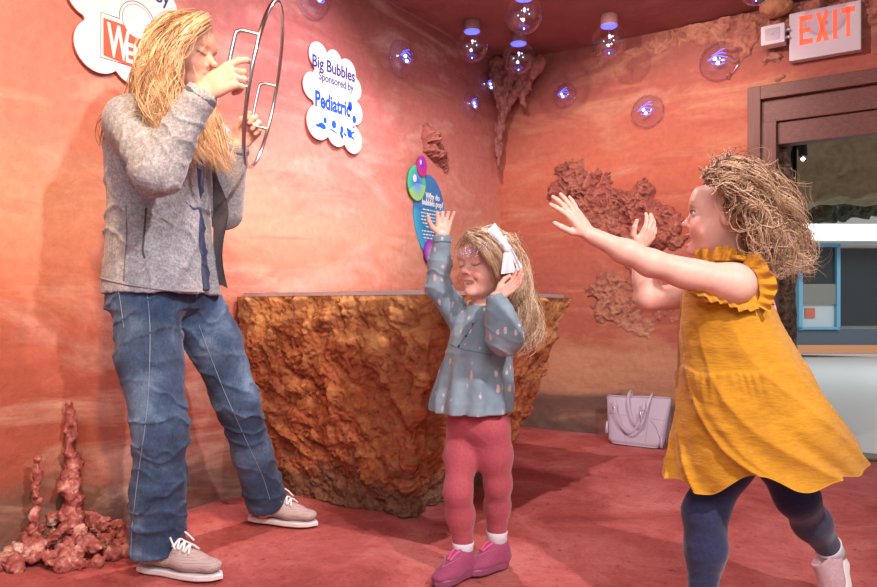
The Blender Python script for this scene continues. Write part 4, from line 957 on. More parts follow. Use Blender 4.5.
# navy shirt under the jacket
M_shirt = fabric('navy_shirt', (.05,.075,.17), (.03,.04,.10), 70)
F = Field((-1.08,2.05,.82), (-.60,2.60,1.46), .005)
F.loft([jrow(.855,.012,0,.134,.155), jrow(.95,.008,0,.130,.152), jrow(1.1,.006,0,.121,.148), jrow(1.25,.006,0,.122,.148), jrow(1.36,-.008,0,.092,.11), jrow(1.41,-.015,0,.060,.062)], k=.02, pw=2.2)
F.warp(lambda p: folds(p, V(-.74,2.32,1.0), V(.3,.3,1), .25, 40, .007, 2), .03)
F.build('shirt', M_shirt, woman)

# jeans
M_jean = mat('blue_denim', rough=.85, spec=.2, sheen=.1); t = NT(M_jean); vec = t.coord(); n = t.noise(vec, 150, 3, .7); n2 = t.noise(vec, 6, 4, .6, .5); vw_ = t.coord((60,60,8)); n3 = t.noise(vw_, 4, 3, .6)
c = t.ramp(n2, [(.34, (.024,.045,.095)), (.5, (.046,.085,.165)), (.66, (.12,.20,.33))]); c = t.mix(.35, c, t.ramp(n, [(.3, (.2,.2,.2)), (.7, (.8,.8,.8))]), 'OVERLAY'); c = t.mix(.25, c, t.ramp(n3, [(.3, (.25,.25,.25)), (.7, (.75,.75,.75))]), 'OVERLAY')
t.color(c); t.bump(n3, .25, .003)
F = Field((-1.12,2.0,.03), (-.50,2.92,.95), .0045)
F.loft([jrow(.80,-.01,.0,.122,.160), jrow(.86,-.005,0,.124,.164), jrow(.92,-.02,0,.115,.155)], k=.03, pw=2.3)
F.ell(hipc-wf*.03+V(0,0,-.08)+wr*.06, (.10,.10,.10), k=.05); F.ell(hipc-wf*.03+V(0,0,-.08)-wr*.06, (.10,.10,.10), k=.05)
hem_r = at(158,548,2.235); hem_l = at(265,497,2.70)
F.chain([rh+V(0,0,-.05), (rh+rk)/2+V(-.012,0,-.02), rk, (rk+hem_r)/2+V(-.005,0,0), hem_r], [.102,.094,.077,.076,.082], .03)
F.chain([lh_+V(0,0,-.05), (lh_+lk)/2, lk, (lk+hem_l)/2, hem_l], [.098,.088,.070,.066,.074], .03)
F.warp(lambda p: folds(p, rk+V(0,0,.02), V(.15,0,1), .15, 40, .013, 1)+folds(p, rk-V(0,0,.18), V(-.3,0,1), .18, 34, .012, 6)+folds(p, lk, V(.35,0,1), .16, 42, .013, 2)+folds(p, hem_r+V(0,0,.06), V(.2,0,1), .12, 48, .014, 3)
       +folds(p, hem_l+V(0,0,.08), V(.3,.1,1), .12, 48, .014, 4)+folds(p, rh+V(.02,-.05,-.12), V(-.45,0,1), .16, 34, .012, 9)+folds(p, lh_-V(0,0,.15), V(.5,0,1), .15, 36, .012, 7), .04)
F.cutplane(hem_r-V(0,0,.022), V(.1,-.1,-1)); 
F.cap(hem_r-V(.0,0,.06), hem_r, .066, .062, .004, op='sub'); 
dn = nrm(hem_l-lk); F.cap(hem_l+dn*.02, hem_l+dn*.09, .12, .12, .004, op='sub') if False else None
F.cap(hem_l+dn*.055, hem_l+dn*.02, .066, .060, .004, op='sub')
jn = F.build('jeans', M_jean, woman); bpy.context.view_layer.update()
M_thr = mat('pale_stitching', (.22,.28,.40), .8)
on_cloth(jn, [(147,292),(150,330),(149,380),(146,420),(139,470),(133,520),(131,555)], .0012, M_thr, 'side_seam', jn, 90)
on_cloth(jn, [(199,325),(212,360),(228,400),(246,440),(262,475),(270,500)], .0012, M_thr, 'side_seam', jn, 90)
on_cloth(jn, [(118,288),(121,305),(124,328)], .0012, M_thr, 'pocket_seam', jn, 30)
# sneakers
M_snk = mat('taupe_canvas', rough=.8, spec=.2); t = NT(M_snk); vo = t.n('ShaderNodeTexVoronoi'); t.l(t.coord(), vo.inputs[0]); vo.inputs['Scale'].default_value = 150; vo.inputs['Randomness'].default_value = .1
t.color(t.ramp(vo.outputs[0], [(.16, (.14,.10,.10)), (.32, (.48,.38,.37))])); t.bump(vo.outputs[0], .2, .001)
M_sole = mat('white_rubber', (.80,.77,.77), .5); M_lace = mat('white_lace', (.82,.80,.82), .7)
def sneaker(heel, toe, up, label_lace=True):
    root = addmesh('sneaker', *box_vf((0,0,0),(0,0,0)), M_snk) if False else None
    F = Field(np.minimum(heel, toe)-.07, np.maximum(heel, toe)+V(.07,.07,.12), .003); M, p, L = shoe(F, np.array(heel)+frame(np.array(toe)-heel, up)[:,2]*.018, np.array(toe)+frame(np.array(toe)-heel, up)[:,2]*.018, up, .090, .078)
    F.cutplane(np.array(heel)+M[:,2]*.016, -M[:,2])
    F.cap(p(.16,.075), p(.20,.12), .030, .036, .006, op='sub')
    o = F.build('sneaker', M_snk, woman)
    sole('rubber_sole', heel, toe, up, .093, .017, M_sole, o)
    P = []; R = random.Random(3)
    for i in range(5):
        s = .36+.065*i; h = np.interp(s, [.3,.65], [.082,.050])+.016; w_ = .026
        a = p(s, h-.012)+M[:,1]*w_; b_ = p(s, h-.012)-M[:,1]*w_; a2 = p(s+.05, h-.016)+M[:,1]*w_; mid = p(s+.02, h+.006)
        v, f = tube_vf(catmull([a, p(s+.01,h+.004), p(s+.05,h-.016)-M[:,1]*w_], 8), .0034, 6); P.append((v, f)); v, f = tube_vf(catmull([b_, p(s+.01,h+.006), a2], 8), .0034, 6); P.append((v, f))
    bw_ = p(.36,.10)
    for sx in (1, -1): v, f = tube_vf(catmull([bw_, bw_+M[:,1]*.03*sx+M[:,0]*.01+M[:,2]*.012, bw_+M[:,1]*.045*sx+M[:,0]*.02-M[:,2]*.012, bw_+M[:,1]*.02*sx+M[:,0]*.01, bw_], 14), .0032, 6); P.append((v, f)); v, f = tube_vf(catmull([bw_, bw_+M[:,1]*.03*sx+M[:,0]*.03, bw_+M[:,1]*.045*sx+M[:,0]*.06-M[:,2]*.03], 10), .003, 6); P.append((v, f))
    addmesh('shoelace', *join_vf(P), M_lace, o)
    return o
hr = at(139,571,2.25); hr[2] = .003; tr_ = hr+nrm(V(.95,-.31,0))*.296; tr_[2] = .003
sneaker(hr, tr_, V(0,0,1))
hl_ = at(249,511,2.765); hl_[2] = .006; tl = hl_+nrm(V(.95,-.31,0))*.286; tl[2] = .006
sneaker(hl_, tl, V(0,0,1))
# hair
M_hairw = hair_mat('golden_hair', (.22,.10,.04), (.56,.34,.18), (.95,.76,.52))
Ht = lambda x, y, z: HC+HM@(V(x, y, z)*HH)
F = Field(HC-V(.2,.2,.30), HC+V(.17,.17,.16), .0045)
F.ell(Ht(-.09,0,.14), V(.41,.36,.36)*HH, HM, k=.01); F.cap(Ht(-.25,0,.0), Ht(-.40,.0,-.55), .30*HH, .24*HH, .05); F.cap(Ht(-.1,-.26,.0), Ht(-.22,-.33,-.62), .16*HH, .14*HH, .04); F.cap(Ht(-.1,.26,.0), Ht(-.22,.33,-.62), .16*HH, .14*HH, .04)
F.ell(Ht(.40,0,-.16), V(.48,.44,.42)*HH, HM, k=.03, op='sub'); F.warp(lambda p: fbm(p*V(40,40,7), 3)*.008, .03)
hw_ = F.build('hair', M_hairw, woman, lambda P: np.repeat((.35+.25*fbm(P*V(60,60,8), 3))[:, None], 3, 1))
g = lambda *L_: [at(*q) for q in L_]
near = [g((196,18,2.22),(178,19,2.16),(160,30,2.12),(148,56,2.09),(143,86,2.06),(147,110,2.04),(150,126,2.02)), g((199,18,2.2),(181,25,2.14),(163,42,2.10),(152,70,2.06),(150,96,2.04),(155,118,2.02),(162,136,2.02)),
        g((203,17,2.2),(189,26,2.13),(174,44,2.09),(165,70,2.08),(162,96,2.06),(166,118,2.05),(176,142,2.05),(186,160,2.06)), g((204,20,2.2),(190,29,2.13),(177,45,2.09),(169,66,2.08),(169,90,2.10),(178,116,2.12),(192,146,2.14),(203,170,2.16)),
        g((207,22,2.2),(195,31,2.13),(181,46,2.10),(174,64,2.10),(176,86,2.13),(190,112,2.16),(206,136,2.2),(219,160,2.23),(230,180,2.25))]
far = [g((204,20,2.28),(208,40,2.36),(205,75,2.37),(208,105,2.34),(218,135,2.30),(230,160,2.30),(236,178,2.30)), g((196,19,2.30),(190,40,2.38),(190,80,2.36),(200,115,2.30),(210,145,2.28),(222,170,2.28))]
back = [g((190,17,2.25),(168,19,2.25),(152,36,2.24),(143,62,2.22),(136,86,2.17),(130,104,2.13)), g((190,17,2.27),(168,19,2.30),(152,38,2.32),(144,70,2.32),(138,92,2.30),(128,108,2.27)), g((180,17,2.22),(164,22,2.18),(149,44,2.14),(141,72,2.11),(138,98,2.07))]
bd = [locks(near, 2200, .0135, 30, .0010, 1, (.012, 2.4), inner=.0036, amp_tip=1.5, per=14, st=(.2,.7)), locks(near, 200, .020, 30, .0010, 2, (.012, 3.0), len_var=.1, per=5), locks(far, 500, .016, 24, .0010, 3, (.014, 2.8), amp_tip=1.5, st=(.3,.7)), locks(back, 900, .014, 24, .0010, 4, (.010, 2.4), st=(.3,.8)), locks(near+far, 50, .03, 24, .0007, 5, (.018, 2.4), len_var=.05, per=2),
      locks([g((120,96,2.16),(104,118,2.16),(97,140,2.2),(102,152,2.22)), g((118,100,2.16),(106,125,2.18),(98,146,2.2))], 20, .006, 16, .0009, 6, (.006, 1.2), per=5)]
add_hair('hair_locks', bd, M_hairw, hw_)

# ================================================================== the bubble hoop
M_chrome = mat('brushed_steel', (.55,.56,.60), .22, metal=1)
hc = V(-.522,2.20,1.462); up_ = nrm(V(.10,0,.475)); dp = nrm(V(-.06,.5,0)); RH = .242
hoop = thing('bubble_hoop', 'large steel bubble hoop with two side handles held up by the woman', 'hoop', tuple(hc))
ring = np.array([hc+RH*(math.cos(a)*up_+math.sin(a)*dp) for a in np.linspace(0, 2*math.pi, 96, endpoint=False)]); addmesh('ring', *tube_vf(ring, .0062, 10, True), M_chrome, hoop)
def on_ring(a): return hc+RH*(math.cos(a)*up_+math.sin(a)*dp)
nh = nrm(np.cross(up_, dp)); nh = nh if nh[0] < 0 else -nh
for s in (-1, 1):
    a0, a1 = (1.571-.30)*s, (1.571+.30)*s; p0, p1 = on_ring(a0), on_ring(a1); dpt = .062 if s < 0 else .055
    q0 = p0+nh*dpt; q1 = p1+nh*dpt; e = nrm(q1-q0)
    path = [p0, p0+nh*(dpt-.018), q0+nh*-.006+e*.005, q0+e*.018, q1-e*.018, q1-nh*.006-e*.005, p1+nh*(dpt-.018), p1]
    addmesh('handle', *tube_vf(catmull(path, 48), .0056, 10), M_chrome, hoop)
# ================================================================== the small girl with the bow
gf = nrm(V(-.72,-.69,0)); gr = nrm(V(gf[1], -gf[0], 0))      # her right side is away to the photo's left
girl = thing('person', 'laughing small girl in blue-grey blouse, pink leggings and white hair bow, one arm raised', 'person', (.12,2.22,0))
GC = at(485,266,2.20); GM = frame(V(-.735,-.675,.03), V(-.03,.02,1)); GH = .197
g_rs = at(462,322,2.265); g_re = at(438,287,2.28); g_rw = at(442,237,2.24)
g_ls = at(501,322,2.16); g_le = at(505,336,2.035); g_lw = at(496,298,2.045)
gpel = at(478,424,2.215); grh = gpel+gr*.055; glh = gpel-gr*.055
grk = at(458,492,2.165); gra = at(463,546,2.195); glk = at(498,484,2.21); gla = at(497,535,2.265)
F = Field((-.10,1.93,.02), (.34,2.40,1.10), .0030)
head(F, GC, GM, GH, at(482,312,2.225), .17, 'smile', 1.05, True)
gch = at(481,345,2.225)
F.chain([gpel+V(0,0,.02), (gpel+gch)/2, gch, at(482,318,2.225)], [.078,.074,.075,.050], .04)
for S, E, Wq in ((g_rs, g_re, g_rw), (g_ls, g_le, g_lw)): F.chain([S, E, Wq], [.034,.027,.0195], .015)
for S, K, A in ((grh, grk, gra), (glh, glk, gla)): F.chain([S, K, A], [.042,.028,.020], .02)
hand(F, g_rw, nrm(V(.12,.35,.92)), nrm(V(.1,-.93,.36)), V(-1,0,.2), .108, [(.15,.35,.2),(.1,.3,.2),(.12,.3,.2),(.15,.3,.2)], .20, [nrm(V(-.75,-.2,.6)), nrm(V(-.45,-.25,.85)), nrm(V(-.2,-.2,1))], 1.05, .003, wide=1.08)
hand(F, g_lw, nrm(V(.80,-.05,.58)), nrm(V(-.45,-.55,.70)), V(.3,.8,.6), .106, [(.25,.35,.25),(.2,.3,.2),(.2,.3,.2),(.15,.3,.2)], .12, [nrm(V(.3,.2,.9)), nrm(V(.6,.0,.8)), nrm(V(.8,0,.5))], 1.05, .003, wide=1.05)
F.build('body', M_skin, girl, lambda P: face_paint(P, GC, GM, GH, SKIN['child'], mouth='smile', lash=True, brow=(.55,.34,.22), blush=1.2))
# leggings
M_pink = fabric('pink_leggings', (.46,.095,.12), (.39,.075,.10), 120, .75, .12, .25, .002)
F = Field((-.06,2.02,.06), (.30,2.38,.58), .0034)
F.ell(gpel+V(0,0,.015), (.088,.084,.078), k=.03)
F.chain([grh+V(0,0,-.01), (grh+grk)/2, grk, (grk+gra)/2+V(0,.008,.01), gra+V(0,0,.012)], [.056,.048,.038,.038,.031], .03)
F.chain([glh+V(0,0,-.01), (glh+glk)/2, glk, (glk+gla)/2+V(.0,.008,.01), gla+V(0,0,.012)], [.056,.049,.037,.036,.031], .03)
F.warp(lambda p: folds(p, gra+V(0,0,.07), V(0,.1,1), .05, 130, .003, 1)+folds(p, gla+V(0,0,.10), V(.1,0,1), .05, 110, .004, 2)+folds(p, grk+V(0,0,-.01), V(.1,0,1), .04, 110, .0015, 3)+folds(p, glk+V(0,0,-.01), V(.1,0,1), .04, 110, .0015, 4)+folds(p, gpel+V(0,-.07,-.03), V(.6,0,.8), .06, 80, .0015, 4), .02)
F.cutplane(V(0,0,gra[2]+.004), V(0,0,-1), .003)
F.build('leggings', M_pink, girl)
M_sock = fabric('white_sock', (.75,.75,.80), (.62,.64,.70), 200)
for nm, A in (('sock', gra), ('sock', gla)): v, f = tube_vf([A+V(0,0,-.03), A+V(0,0,.0), A+V(0,0,.012), A+V(0,0,.014)], [.032,.031,.0335,.030], 24); addmesh(nm, v, f, M_sock, girl)
# plum slip-on shoes
M_plum = fabric('plum_canvas', (.38,.075,.17), (.30,.055,.13), 220, .7, .2); M_plums = mat('plum_rubber', (.27,.07,.14), .55); M_gore = mat('magenta_gore', (.62,.09,.25), .6); M_pip = mat('plum_stitch', (.50,.16,.27), .6)
def slipon(heel, toe, A):
    heel = np.array(heel); toe = np.array(toe); up = V(0,0,1); u = frame(toe-heel, up)[:, 2]
    F = Field(np.minimum(heel, toe)-.05, np.maximum(heel, toe)+V(.05,.05,.10), .0026); M, p, L = shoe(F, heel+u*.010, toe+u*.010, up, .068, .060)
    F.chain([p(.12,.03), p(.17,.060)], [.028,.029], .015); F.chain([p(.22,.045), p(.40,.042)], [.029,.026], .015)
    F.cutplane(heel+u*.008, -u); F.cap(p(.20,.060), p(.20,.10), .024, .028, .004, op='sub')
    o = F.build('slip_on_shoe', M_plum, girl); sole('rubber_sole', heel, toe, up, .071, .020, M_plums, o)
    bpy.context.view_layer.update()
    def drape(P, r, m, nm):
        Q = []
        for q in P:
            hit, loc, nor, _ = o.ray_cast(Vector(q+u*.12), Vector(-u))
            if hit: Q.append(np.array(loc)+np.array(nor)*.0008)
        if len(Q) > 3: tube(nm, smooth_path(Q), r, m, o, 6)
    for s in (1, -1):
        drape([p(x, 0)+M[:,1]*s*y for x, y in zip(np.linspace(.36,.62,18), np.linspace(.012,.004,18))], .0045, M_gore, 'elastic_gore')
        drape([p(x, 0)+M[:,1]*s*y for x, y in zip(np.linspace(.45,.80,18), np.interp(np.linspace(0,1,18),[0,1],[.024,.0]))], .0011, M_pip, 'piping')
    v, f = tube_vf(catmull([p(.045,.055), p(.02,.075), p(.03,.085), p(.06,.066)], 12), .004, 6); addmesh('heel_tab', v, f, M_plums, o)
h1 = V(gra[0]+.022, gra[1]+.022, .002); slipon(h1, h1+nrm(V(-.62,-.70,0))*.158, gra)
h2 = V(gla[0]+.030, gla[1]+.016, .002); slipon(h2, h2+nrm(V(-.82,-.57,0))*.158, gla)
# blouse with a scattered print
M_bl = mat('blue_grey_print_cotton', rough=.85, spec=.2, sheen=.2); t = NT(M_bl); vec = t.coord((1.3,1.3,.62)); vo = t.n('ShaderNodeTexVoronoi'); t.l(vec, vo.inputs[0]); vo.inputs['Scale'].default_value = 30; vo.inputs['Randomness'].default_value = .8
nn = t.noise(t.coord(), 70, 3, .6); dd = t.math('ADD', vo.outputs[0], t.math('MULTIPLY', t.math('SUBTRACT', nn, .5), .42))
n = t.noise(t.coord(), 9, 4, .6); base = t.ramp(n, [(.35, (.17,.25,.31)), (.65, (.27,.37,.44))])
t.color(t.mix(t.ramp(dd, [(.17, (1,1,1)), (.23, (0,0,0))]), base, (.62,.50,.52))); t.bump(t.noise(t.coord(), 130, 3, .6), .25, .002)
F = Field((-.12,1.95,.42), (.32,2.42,1.06), .0032)
ba = math.atan2(gf[1], gf[0])
def grow(y, x, a, b): c = at(x, y, 2.215); return (c[2], c[0], c[1], a, b, ba)
F.loft([grow(413,471.5,.112,.128), grow(400,472,.112,.128), grow(375,476,.102,.116), grow(352,479.5,.094,.104), grow(335,481,.086,.096), grow(322,481.5,.070,.082), grow(313,482.5,.054,.060), grow(306,483,.042,.045), grow(302,483.5,.040,.042)], k=.015, pw=2.1)
F.chain([g_rs+V(.01,0,-.005), g_re, (g_re+g_rw)/2, g_rw-V(0,0,.006)], [.048,.036,.033,.0275], .025)
F.chain([g_ls, g_le, (g_le+g_lw)/2, g_lw-nrm(g_lw-g_le)*.004], [.050,.046,.038,.029], .025); F.ell(g_le+V(0,0,-.002), (.046,.044,.046), k=.02)
F.warp(lambda p: folds(p, g_le+V(0,0,.01), V(.3,0,1), .07, 70, .007, 1)+folds(p, g_re+V(0,0,.02), V(.2,0,1), .08, 70, .006, 2)+folds(p, g_rs, V(1,0,.3), .06, 70, .005, 3), .03)
def gathers(p):                                            # fullness falling from the yoke seam
    d = p[:, :2]-V(.105,2.215,0)[:2]; th = np.arctan2(d[:, 1], d[:, 0]); z = p[:, 2]; zy = .80+(308-352)/FOC*2.2
    e = sstep(zy+.004, zy-.07, z)*(z < zy+.02); return -.0065*e*(np.sin(th*11+fbm(p*V(6,6,3), 2)*2.5))-.0028*np.exp(-((z-zy)/.006)**2)+.002*fbm(p*V(26,26,14), 3)*e
F.warp(gathers, .03)
hem = at(471,413,2.215)[2]; F.cutplane(V(.1,2.2,hem+.008), V(.02,.02,-1)+V(-.10,-.02,0)*.0, .003)
F.cap(V(gpel[0],gpel[1],hem-.05), V(gpel[0],gpel[1],hem+.03), .100, .085, .004, op='sub')
F.cap(g_rw-V(0,0,.012), g_rw+V(0,0,.05), .0225, .022, .003, op='sub'); F.cap(g_lw-nrm(g_lw-g_le)*.01, g_lw+nrm(g_lw-g_le)*.05, .0235, .023, .003, op='sub')
F.cap(at(483,303,2.215), at(484,292,2.20), .035, .05, .004, op='sub')
bl = F.build('blouse', M_bl, girl); bpy.context.view_layer.update()
M_bld = fabric('blouse_seam', (.16,.23,.29)); M_btn = mat('navy_button', (.03,.06,.12), .4)
on_cloth(bl, [(450,344),(462,349),(476,352),(492,355)], .0014, M_bld, 'yoke_seam', bl, 40)
on_cloth(bl, [(477,320),(470,330),(463,340),(458,347)], .0016, M_bld, 'placket', bl, 30)
for a, b in ((473,324),(466,336),(459,346)):
    p0 = at(a, b, .3); hit, loc, nor, _i = bl.ray_cast(Vector(p0), Vector(nrm(at(a,b,1)-V(0,0,CAMH))))
    if hit: v, f = sphere_vf(np.array(loc), .0042, 12, 8); addmesh('button', v, f, M_btn, bl)
v, f = tube_vf([g_rw-V(0,0,.016), g_rw-V(0,0,.008), g_rw-V(0,0,.001)], [.0290,.0300,.0285], 26, caps=False); addmesh('cuff', v, f, M_bl, bl)
e = nrm(g_lw-g_le); v, f = tube_vf([g_lw-e*.016, g_lw-e*.008, g_lw-e*.001], [.0305,.0315,.0300], 26, caps=False); addmesh('cuff', v, f, M_bl, bl)
# hair: fair, swept to one side and hanging in waves behind
M_hairg = hair_mat('fair_hair', (.24,.13,.065), (.55,.36,.22), (.95,.78,.58))
Gt = lambda x, y, z: GC+GM@(V(x, y, z)*GH)
F = Field(GC-V(.16,.16,.20), GC+V(.19,.19,.15), .0040)
F.ell(Gt(-.09,0,.15), V(.43,.37,.375)*GH, GM, k=.01); F.cap(Gt(-.3,.05,.0), Gt(-.42,.12,-.55), .26*GH, .16*GH, .04)
F.ell(Gt(.43,0,-.16), V(.46,.46,.46)*GH, GM, k=.03, op='sub'); F.warp(lambda p: fbm(p*V(40,40,8), 3)*.006, .03)
hg = F.build('hair', M_hairg, girl, lambda P: np.repeat((.40+.25*fbm(P*V(60,60,8), 3))[:, None], 3, 1))
f1 = [g((474,237,2.12),(484,242,2.09),(492,252,2.085),(498,264,2.09),(503,280,2.10)), g((472,240,2.11),(478,246,2.085),(487,254,2.08),(495,266,2.085),(500,284,2.10)), g((478,234,2.13),(490,236,2.10),(500,247,2.10),(506,262,2.105),(510,284,2.12))]
f2 = [g((474,237,2.12),(468,238,2.14),(462,246,2.16),(459,258,2.18)), g((478,234,2.15),(468,235,2.18),(460,244,2.22),(458,258,2.24))]
f3 = [g((484,233,2.17),(500,236,2.15),(511,252,2.14),(516,280,2.15),(519,305,2.16),(526,330,2.15),(522,348,2.13)), g((484,233,2.2),(503,237,2.2),(516,256,2.2),(522,285,2.2),(527,310,2.19),(534,332,2.17),(533,346,2.15)),
      g((480,233,2.22),(500,236,2.27),(514,258,2.27),(518,290,2.25),(524,318,2.22),(518,338,2.2),(510,344,2.18)), g((486,234,2.15),(502,240,2.12),(508,262,2.12),(512,290,2.13),(514,312,2.14),(518,336,2.14),(508,346,2.13))]
f4 = [g((478,232,2.2),(466,236,2.25),(460,250,2.28),(462,270,2.29)), g((482,232,2.22),(488,234,2.29),(498,254,2.30),(502,290,2.28))]
bd = [locks(f1, 600, .007, 20, .0009, 11, (.003, 1.2), per=10, inner=.003), locks(f2, 60, .005, 14, .0009, 12, (.002, 1), per=6), locks(f3, 1100, .012, 30, .0009, 13, (.011, 3.4), inner=.0030, amp_tip=2.2, per=12, st=(.15,.6)), locks(f3, 90, .022, 30, .0008, 15, (.014, 3.5), per=3, amp_tip=1.5), locks(f4, 200, .010, 16, .0012, 14, (.003, 1))]
add_hair('hair_locks', bd, M_hairg, hg, seed=3)
# white satin bow
M_satin = mat('white_satin', (.74,.72,.80), .45, sheen=.3)
def puff(name, C4, bulge, nx_=14, ny_=18, wav=0, parent=None, thick=.0016, nrm_dir=V(0,-1,0)):
    a = np.linspace(0, 1, nx_); b = np.linspace(0, 1, ny_); A, Bv = np.meshgrid(a, b, indexing='ij'); c00, c10, c11, c01 = [np.asarray(c, float) for c in C4]
    P = (c00*((1-A)*(1-Bv))[..., None]+c10*(A*(1-Bv))[..., None]+c11*(A*Bv)[..., None]+c01*((1-A)*Bv)[..., None])
    e = (np.sin(A*math.pi)**.6)*(np.sin(Bv*math.pi)**.45 if bulge > 0 else 1); w_ = wav*np.sin(A*9+Bv*3)
    front = P+nrm_dir*((bulge*e+w_)[..., None]+thick); backp = P-nrm_dir*((max(bulge, 0)*e*.7-w_)[..., None]+0)
    n = nx_*ny_; f0 = grid_faces(nx_, ny_); return join_vf([(np.vstack([front.reshape(-1,3), backp.reshape(-1,3)]), np.vstack([f0, f0[:, ::-1]+n]).tolist()+[[i*ny_, (i+1)*ny_, n+(i+1)*ny_, n+i*ny_][::1] for i in range(nx_-1)]+[[i*ny_+ny_-1, n+i*ny_+ny_-1, n+(i+1)*ny_+ny_-1, (i+1)*ny_+ny_-1] for i in range(nx_-1)]+[[j, n+j, n+j+1, j+1] for j in range(ny_-1)]+[[(nx_-1)*ny_+j, (nx_-1)*ny_+j+1, n+(nx_-1)*ny_+j+1, n+(nx_-1)*ny_+j] for j in range(ny_-1)])])
bow = thing('hair_bow', 'big white satin bow', 'bow', tuple(at(507,248,2.08))); del bow['label'], bow['category']; attach(bow, girl); bow.name = 'hair_bow'
yb_ = 2.085
v, f = puff('loop', [at(487,231,yb_), at(495,222.5,yb_+.02), at(509,246,yb_), at(504,250,yb_)], .014); addmesh('bow_loop', v, f, M_satin, bow)
v, f = puff('loop', [at(504,249,yb_), at(510,248,yb_), at(516,272,yb_-.02), at(501,274,yb_-.02)], .010, wav=.002); addmesh('bow_loop', v, f, M_satin, bow)
v, f = puff('tail', [at(508,248,yb_+.01), at(511,247,yb_+.01), at(523,267,yb_+.02), at(518,271,yb_+.02)], -.0, wav=.003); addmesh('bow_tail', v, f, M_satin, bow)
v, f = puff('tail', [at(500,238,yb_+.01), at(506,235,yb_+.02), at(510,250,yb_+.01), at(505,250,yb_+.01)], .006, wav=.003); addmesh('bow_tail', v, f, M_satin, bow)
v, f = sphere_vf(at(507,248.5,yb_-.008), (.012,.011,.013), 20, 12); addmesh('bow_knot', v, f, M_satin, bow)

# the soap bubble bursting on her brow
M_film = bpy.data.materials.new('soap_film'); M_film.use_nodes = True; nt = M_film.node_tree; nt.nodes.clear()
out = nt.nodes.new('ShaderNodeOutputMaterial'); mx = nt.nodes.new('ShaderNodeMixShader'); tr = nt.nodes.new('ShaderNodeBsdfTransparent'); gl = nt.nodes.new('ShaderNodeBsdfGlossy'); gl.inputs['Roughness'].default_value = .12; gl.inputs['Color'].default_value = (.85,.85,1,1)
mx.inputs[0].default_value = .30; nt.links.new(tr.outputs[0], mx.inputs[1]); nt.links.new(gl.outputs[0], mx.inputs[2]); nt.links.new(mx.outputs[0], out.inputs[0])
R = np.random.RandomState(5); parts = []
cen = at(474,250,2.08)
for i in range(60):
    a = R.uniform(0, 1); px_ = R.normal(474, 10); py_ = 250+(474-px_)*.45+R.normal(0, 4.5); parts.append(sphere_vf(at(px_, py_, R.uniform(2.03, 2.10)), R.uniform(.0008, .0026), 8, 6))
for px_, py_ in ((455,253),(458,256),(461,252),(457,249),(463,255),(452,258),(468,231),(448,212)): parts.append(sphere_vf(at(px_, py_, 2.06), R.uniform(.002, .004), 8, 6))
for i in range(16):
    px_ = R.normal(476, 9); py_ = 249+(474-px_)*.4+R.normal(0, 4); y_ = R.uniform(2.03, 2.085); d = V(R.normal(), R.normal()*.3, R.normal()*.7)*.018
    P = catmull([at(px_, py_, y_), at(px_, py_, y_)+d+V(0,0,.008), at(px_, py_, y_)+d*1.9+V(.004,0,-.004)], 12); parts.append(tube_vf(P, np.linspace(.0012, .0004, 12), 5))
for i in range(7):
    px_ = R.normal(470, 9); py_ = 250+(474-px_)*.45; c = at(px_, py_, 2.06); e1 = nrm(R.normal(size=3)); e2 = nrm(np.cross(e1, R.normal(size=3))); n_ = 8
    A, Bv = np.meshgrid(np.linspace(-1,1,n_), np.linspace(-1,1,n_), indexing='ij'); s_ = R.uniform(.008, .016)
    P = c+e1*(A*s_)[..., None]+e2*(Bv*s_*.5)[..., None]+np.cross(e1, e2)*(s_*.4*(A**2+.5*np.sin(Bv*3)))[..., None]; parts.append((P.reshape(-1,3), grid_faces(n_, n_).tolist()))
so = addmesh('soap_film', *join_vf(parts), M_film); tag(so, 'shreds and droplets of a bursting soap bubble on the small girl\'s forehead', 'soap film'); so['kind'] = 'stuff'
# ================================================================== the running girl in the yellow dress
run = thing('person', 'running curly-haired girl in mustard dress and navy leggings reaching out both arms', 'person', (.75,1.80,0))
KC = at(725,218,1.80); KM = frame(V(-.935,.33,.10), V(.08,0,1)); KH = .205
k_ls = at(733,284,1.70); k_le = at(650,263,1.69); k_lw = at(590,235,1.70)
k_rs = at(728,292,1.91); k_re = at(648,299,1.95); k_rw = at(638,250,1.96)
kch = at(735,310,1.805); kpel = at(748,408,1.82)
klh = kpel+V(0,-.03,0); krh = kpel+V(.02,.06,0)
klk = at(705,512,1.80); kla = V(.645,1.80,.085); krk = at(797,497,1.87); kra = at(829,548,1.99)
F = Field((.22,1.55,.02), (1.14,2.10,1.16), .0032)
head(F, KC, KM, KH, at(733,276,1.80), .20, 'open', 1.05, True)
F.chain([kpel, (kpel+kch)/2, kch, at(734,288,1.80)], [.090,.080,.083,.060], .04)
F.chain([k_ls, k_le, k_lw], [.039,.029,.0190], .02); F.ell((k_ls+k_le)/2+V(0,0,-.006), (.055,.028,.029), k=.02); F.ell(k_le*.6+k_lw*.4, (.035,.028,.028), k=.015)
F.chain([k_rs, k_re, k_rw], [.040,.031,.0200], .02); F.ell(k_re*.6+k_rw*.4, (.029,.028,.04), k=.015)
F.cap(k_ls, kch+V(0,-.02,.06), .045, .06, .03); F.cap(k_rs, kch+V(0,.02,.06), .042, .06, .03)
for S, K, A in ((klh, klk, kla), (krh, krk, kra)): F.chain([S, K, A], [.055,.038,.026], .02)
hand(F, k_lw, nrm(V(-.62,-.02,.78)), nrm(V(-.55,.70,-.40)), V(-.75,0,-.65), .122, [(.15,.15,.1),(.05,.12,.1),(-.05,.1,.1),(-.10,.1,.1)], .17, [nrm(V(-.85,-.1,.10)), nrm(V(-.9,-.1,.40)), nrm(V(-.85,0,.5))], 1.0, .003, wide=1.0)
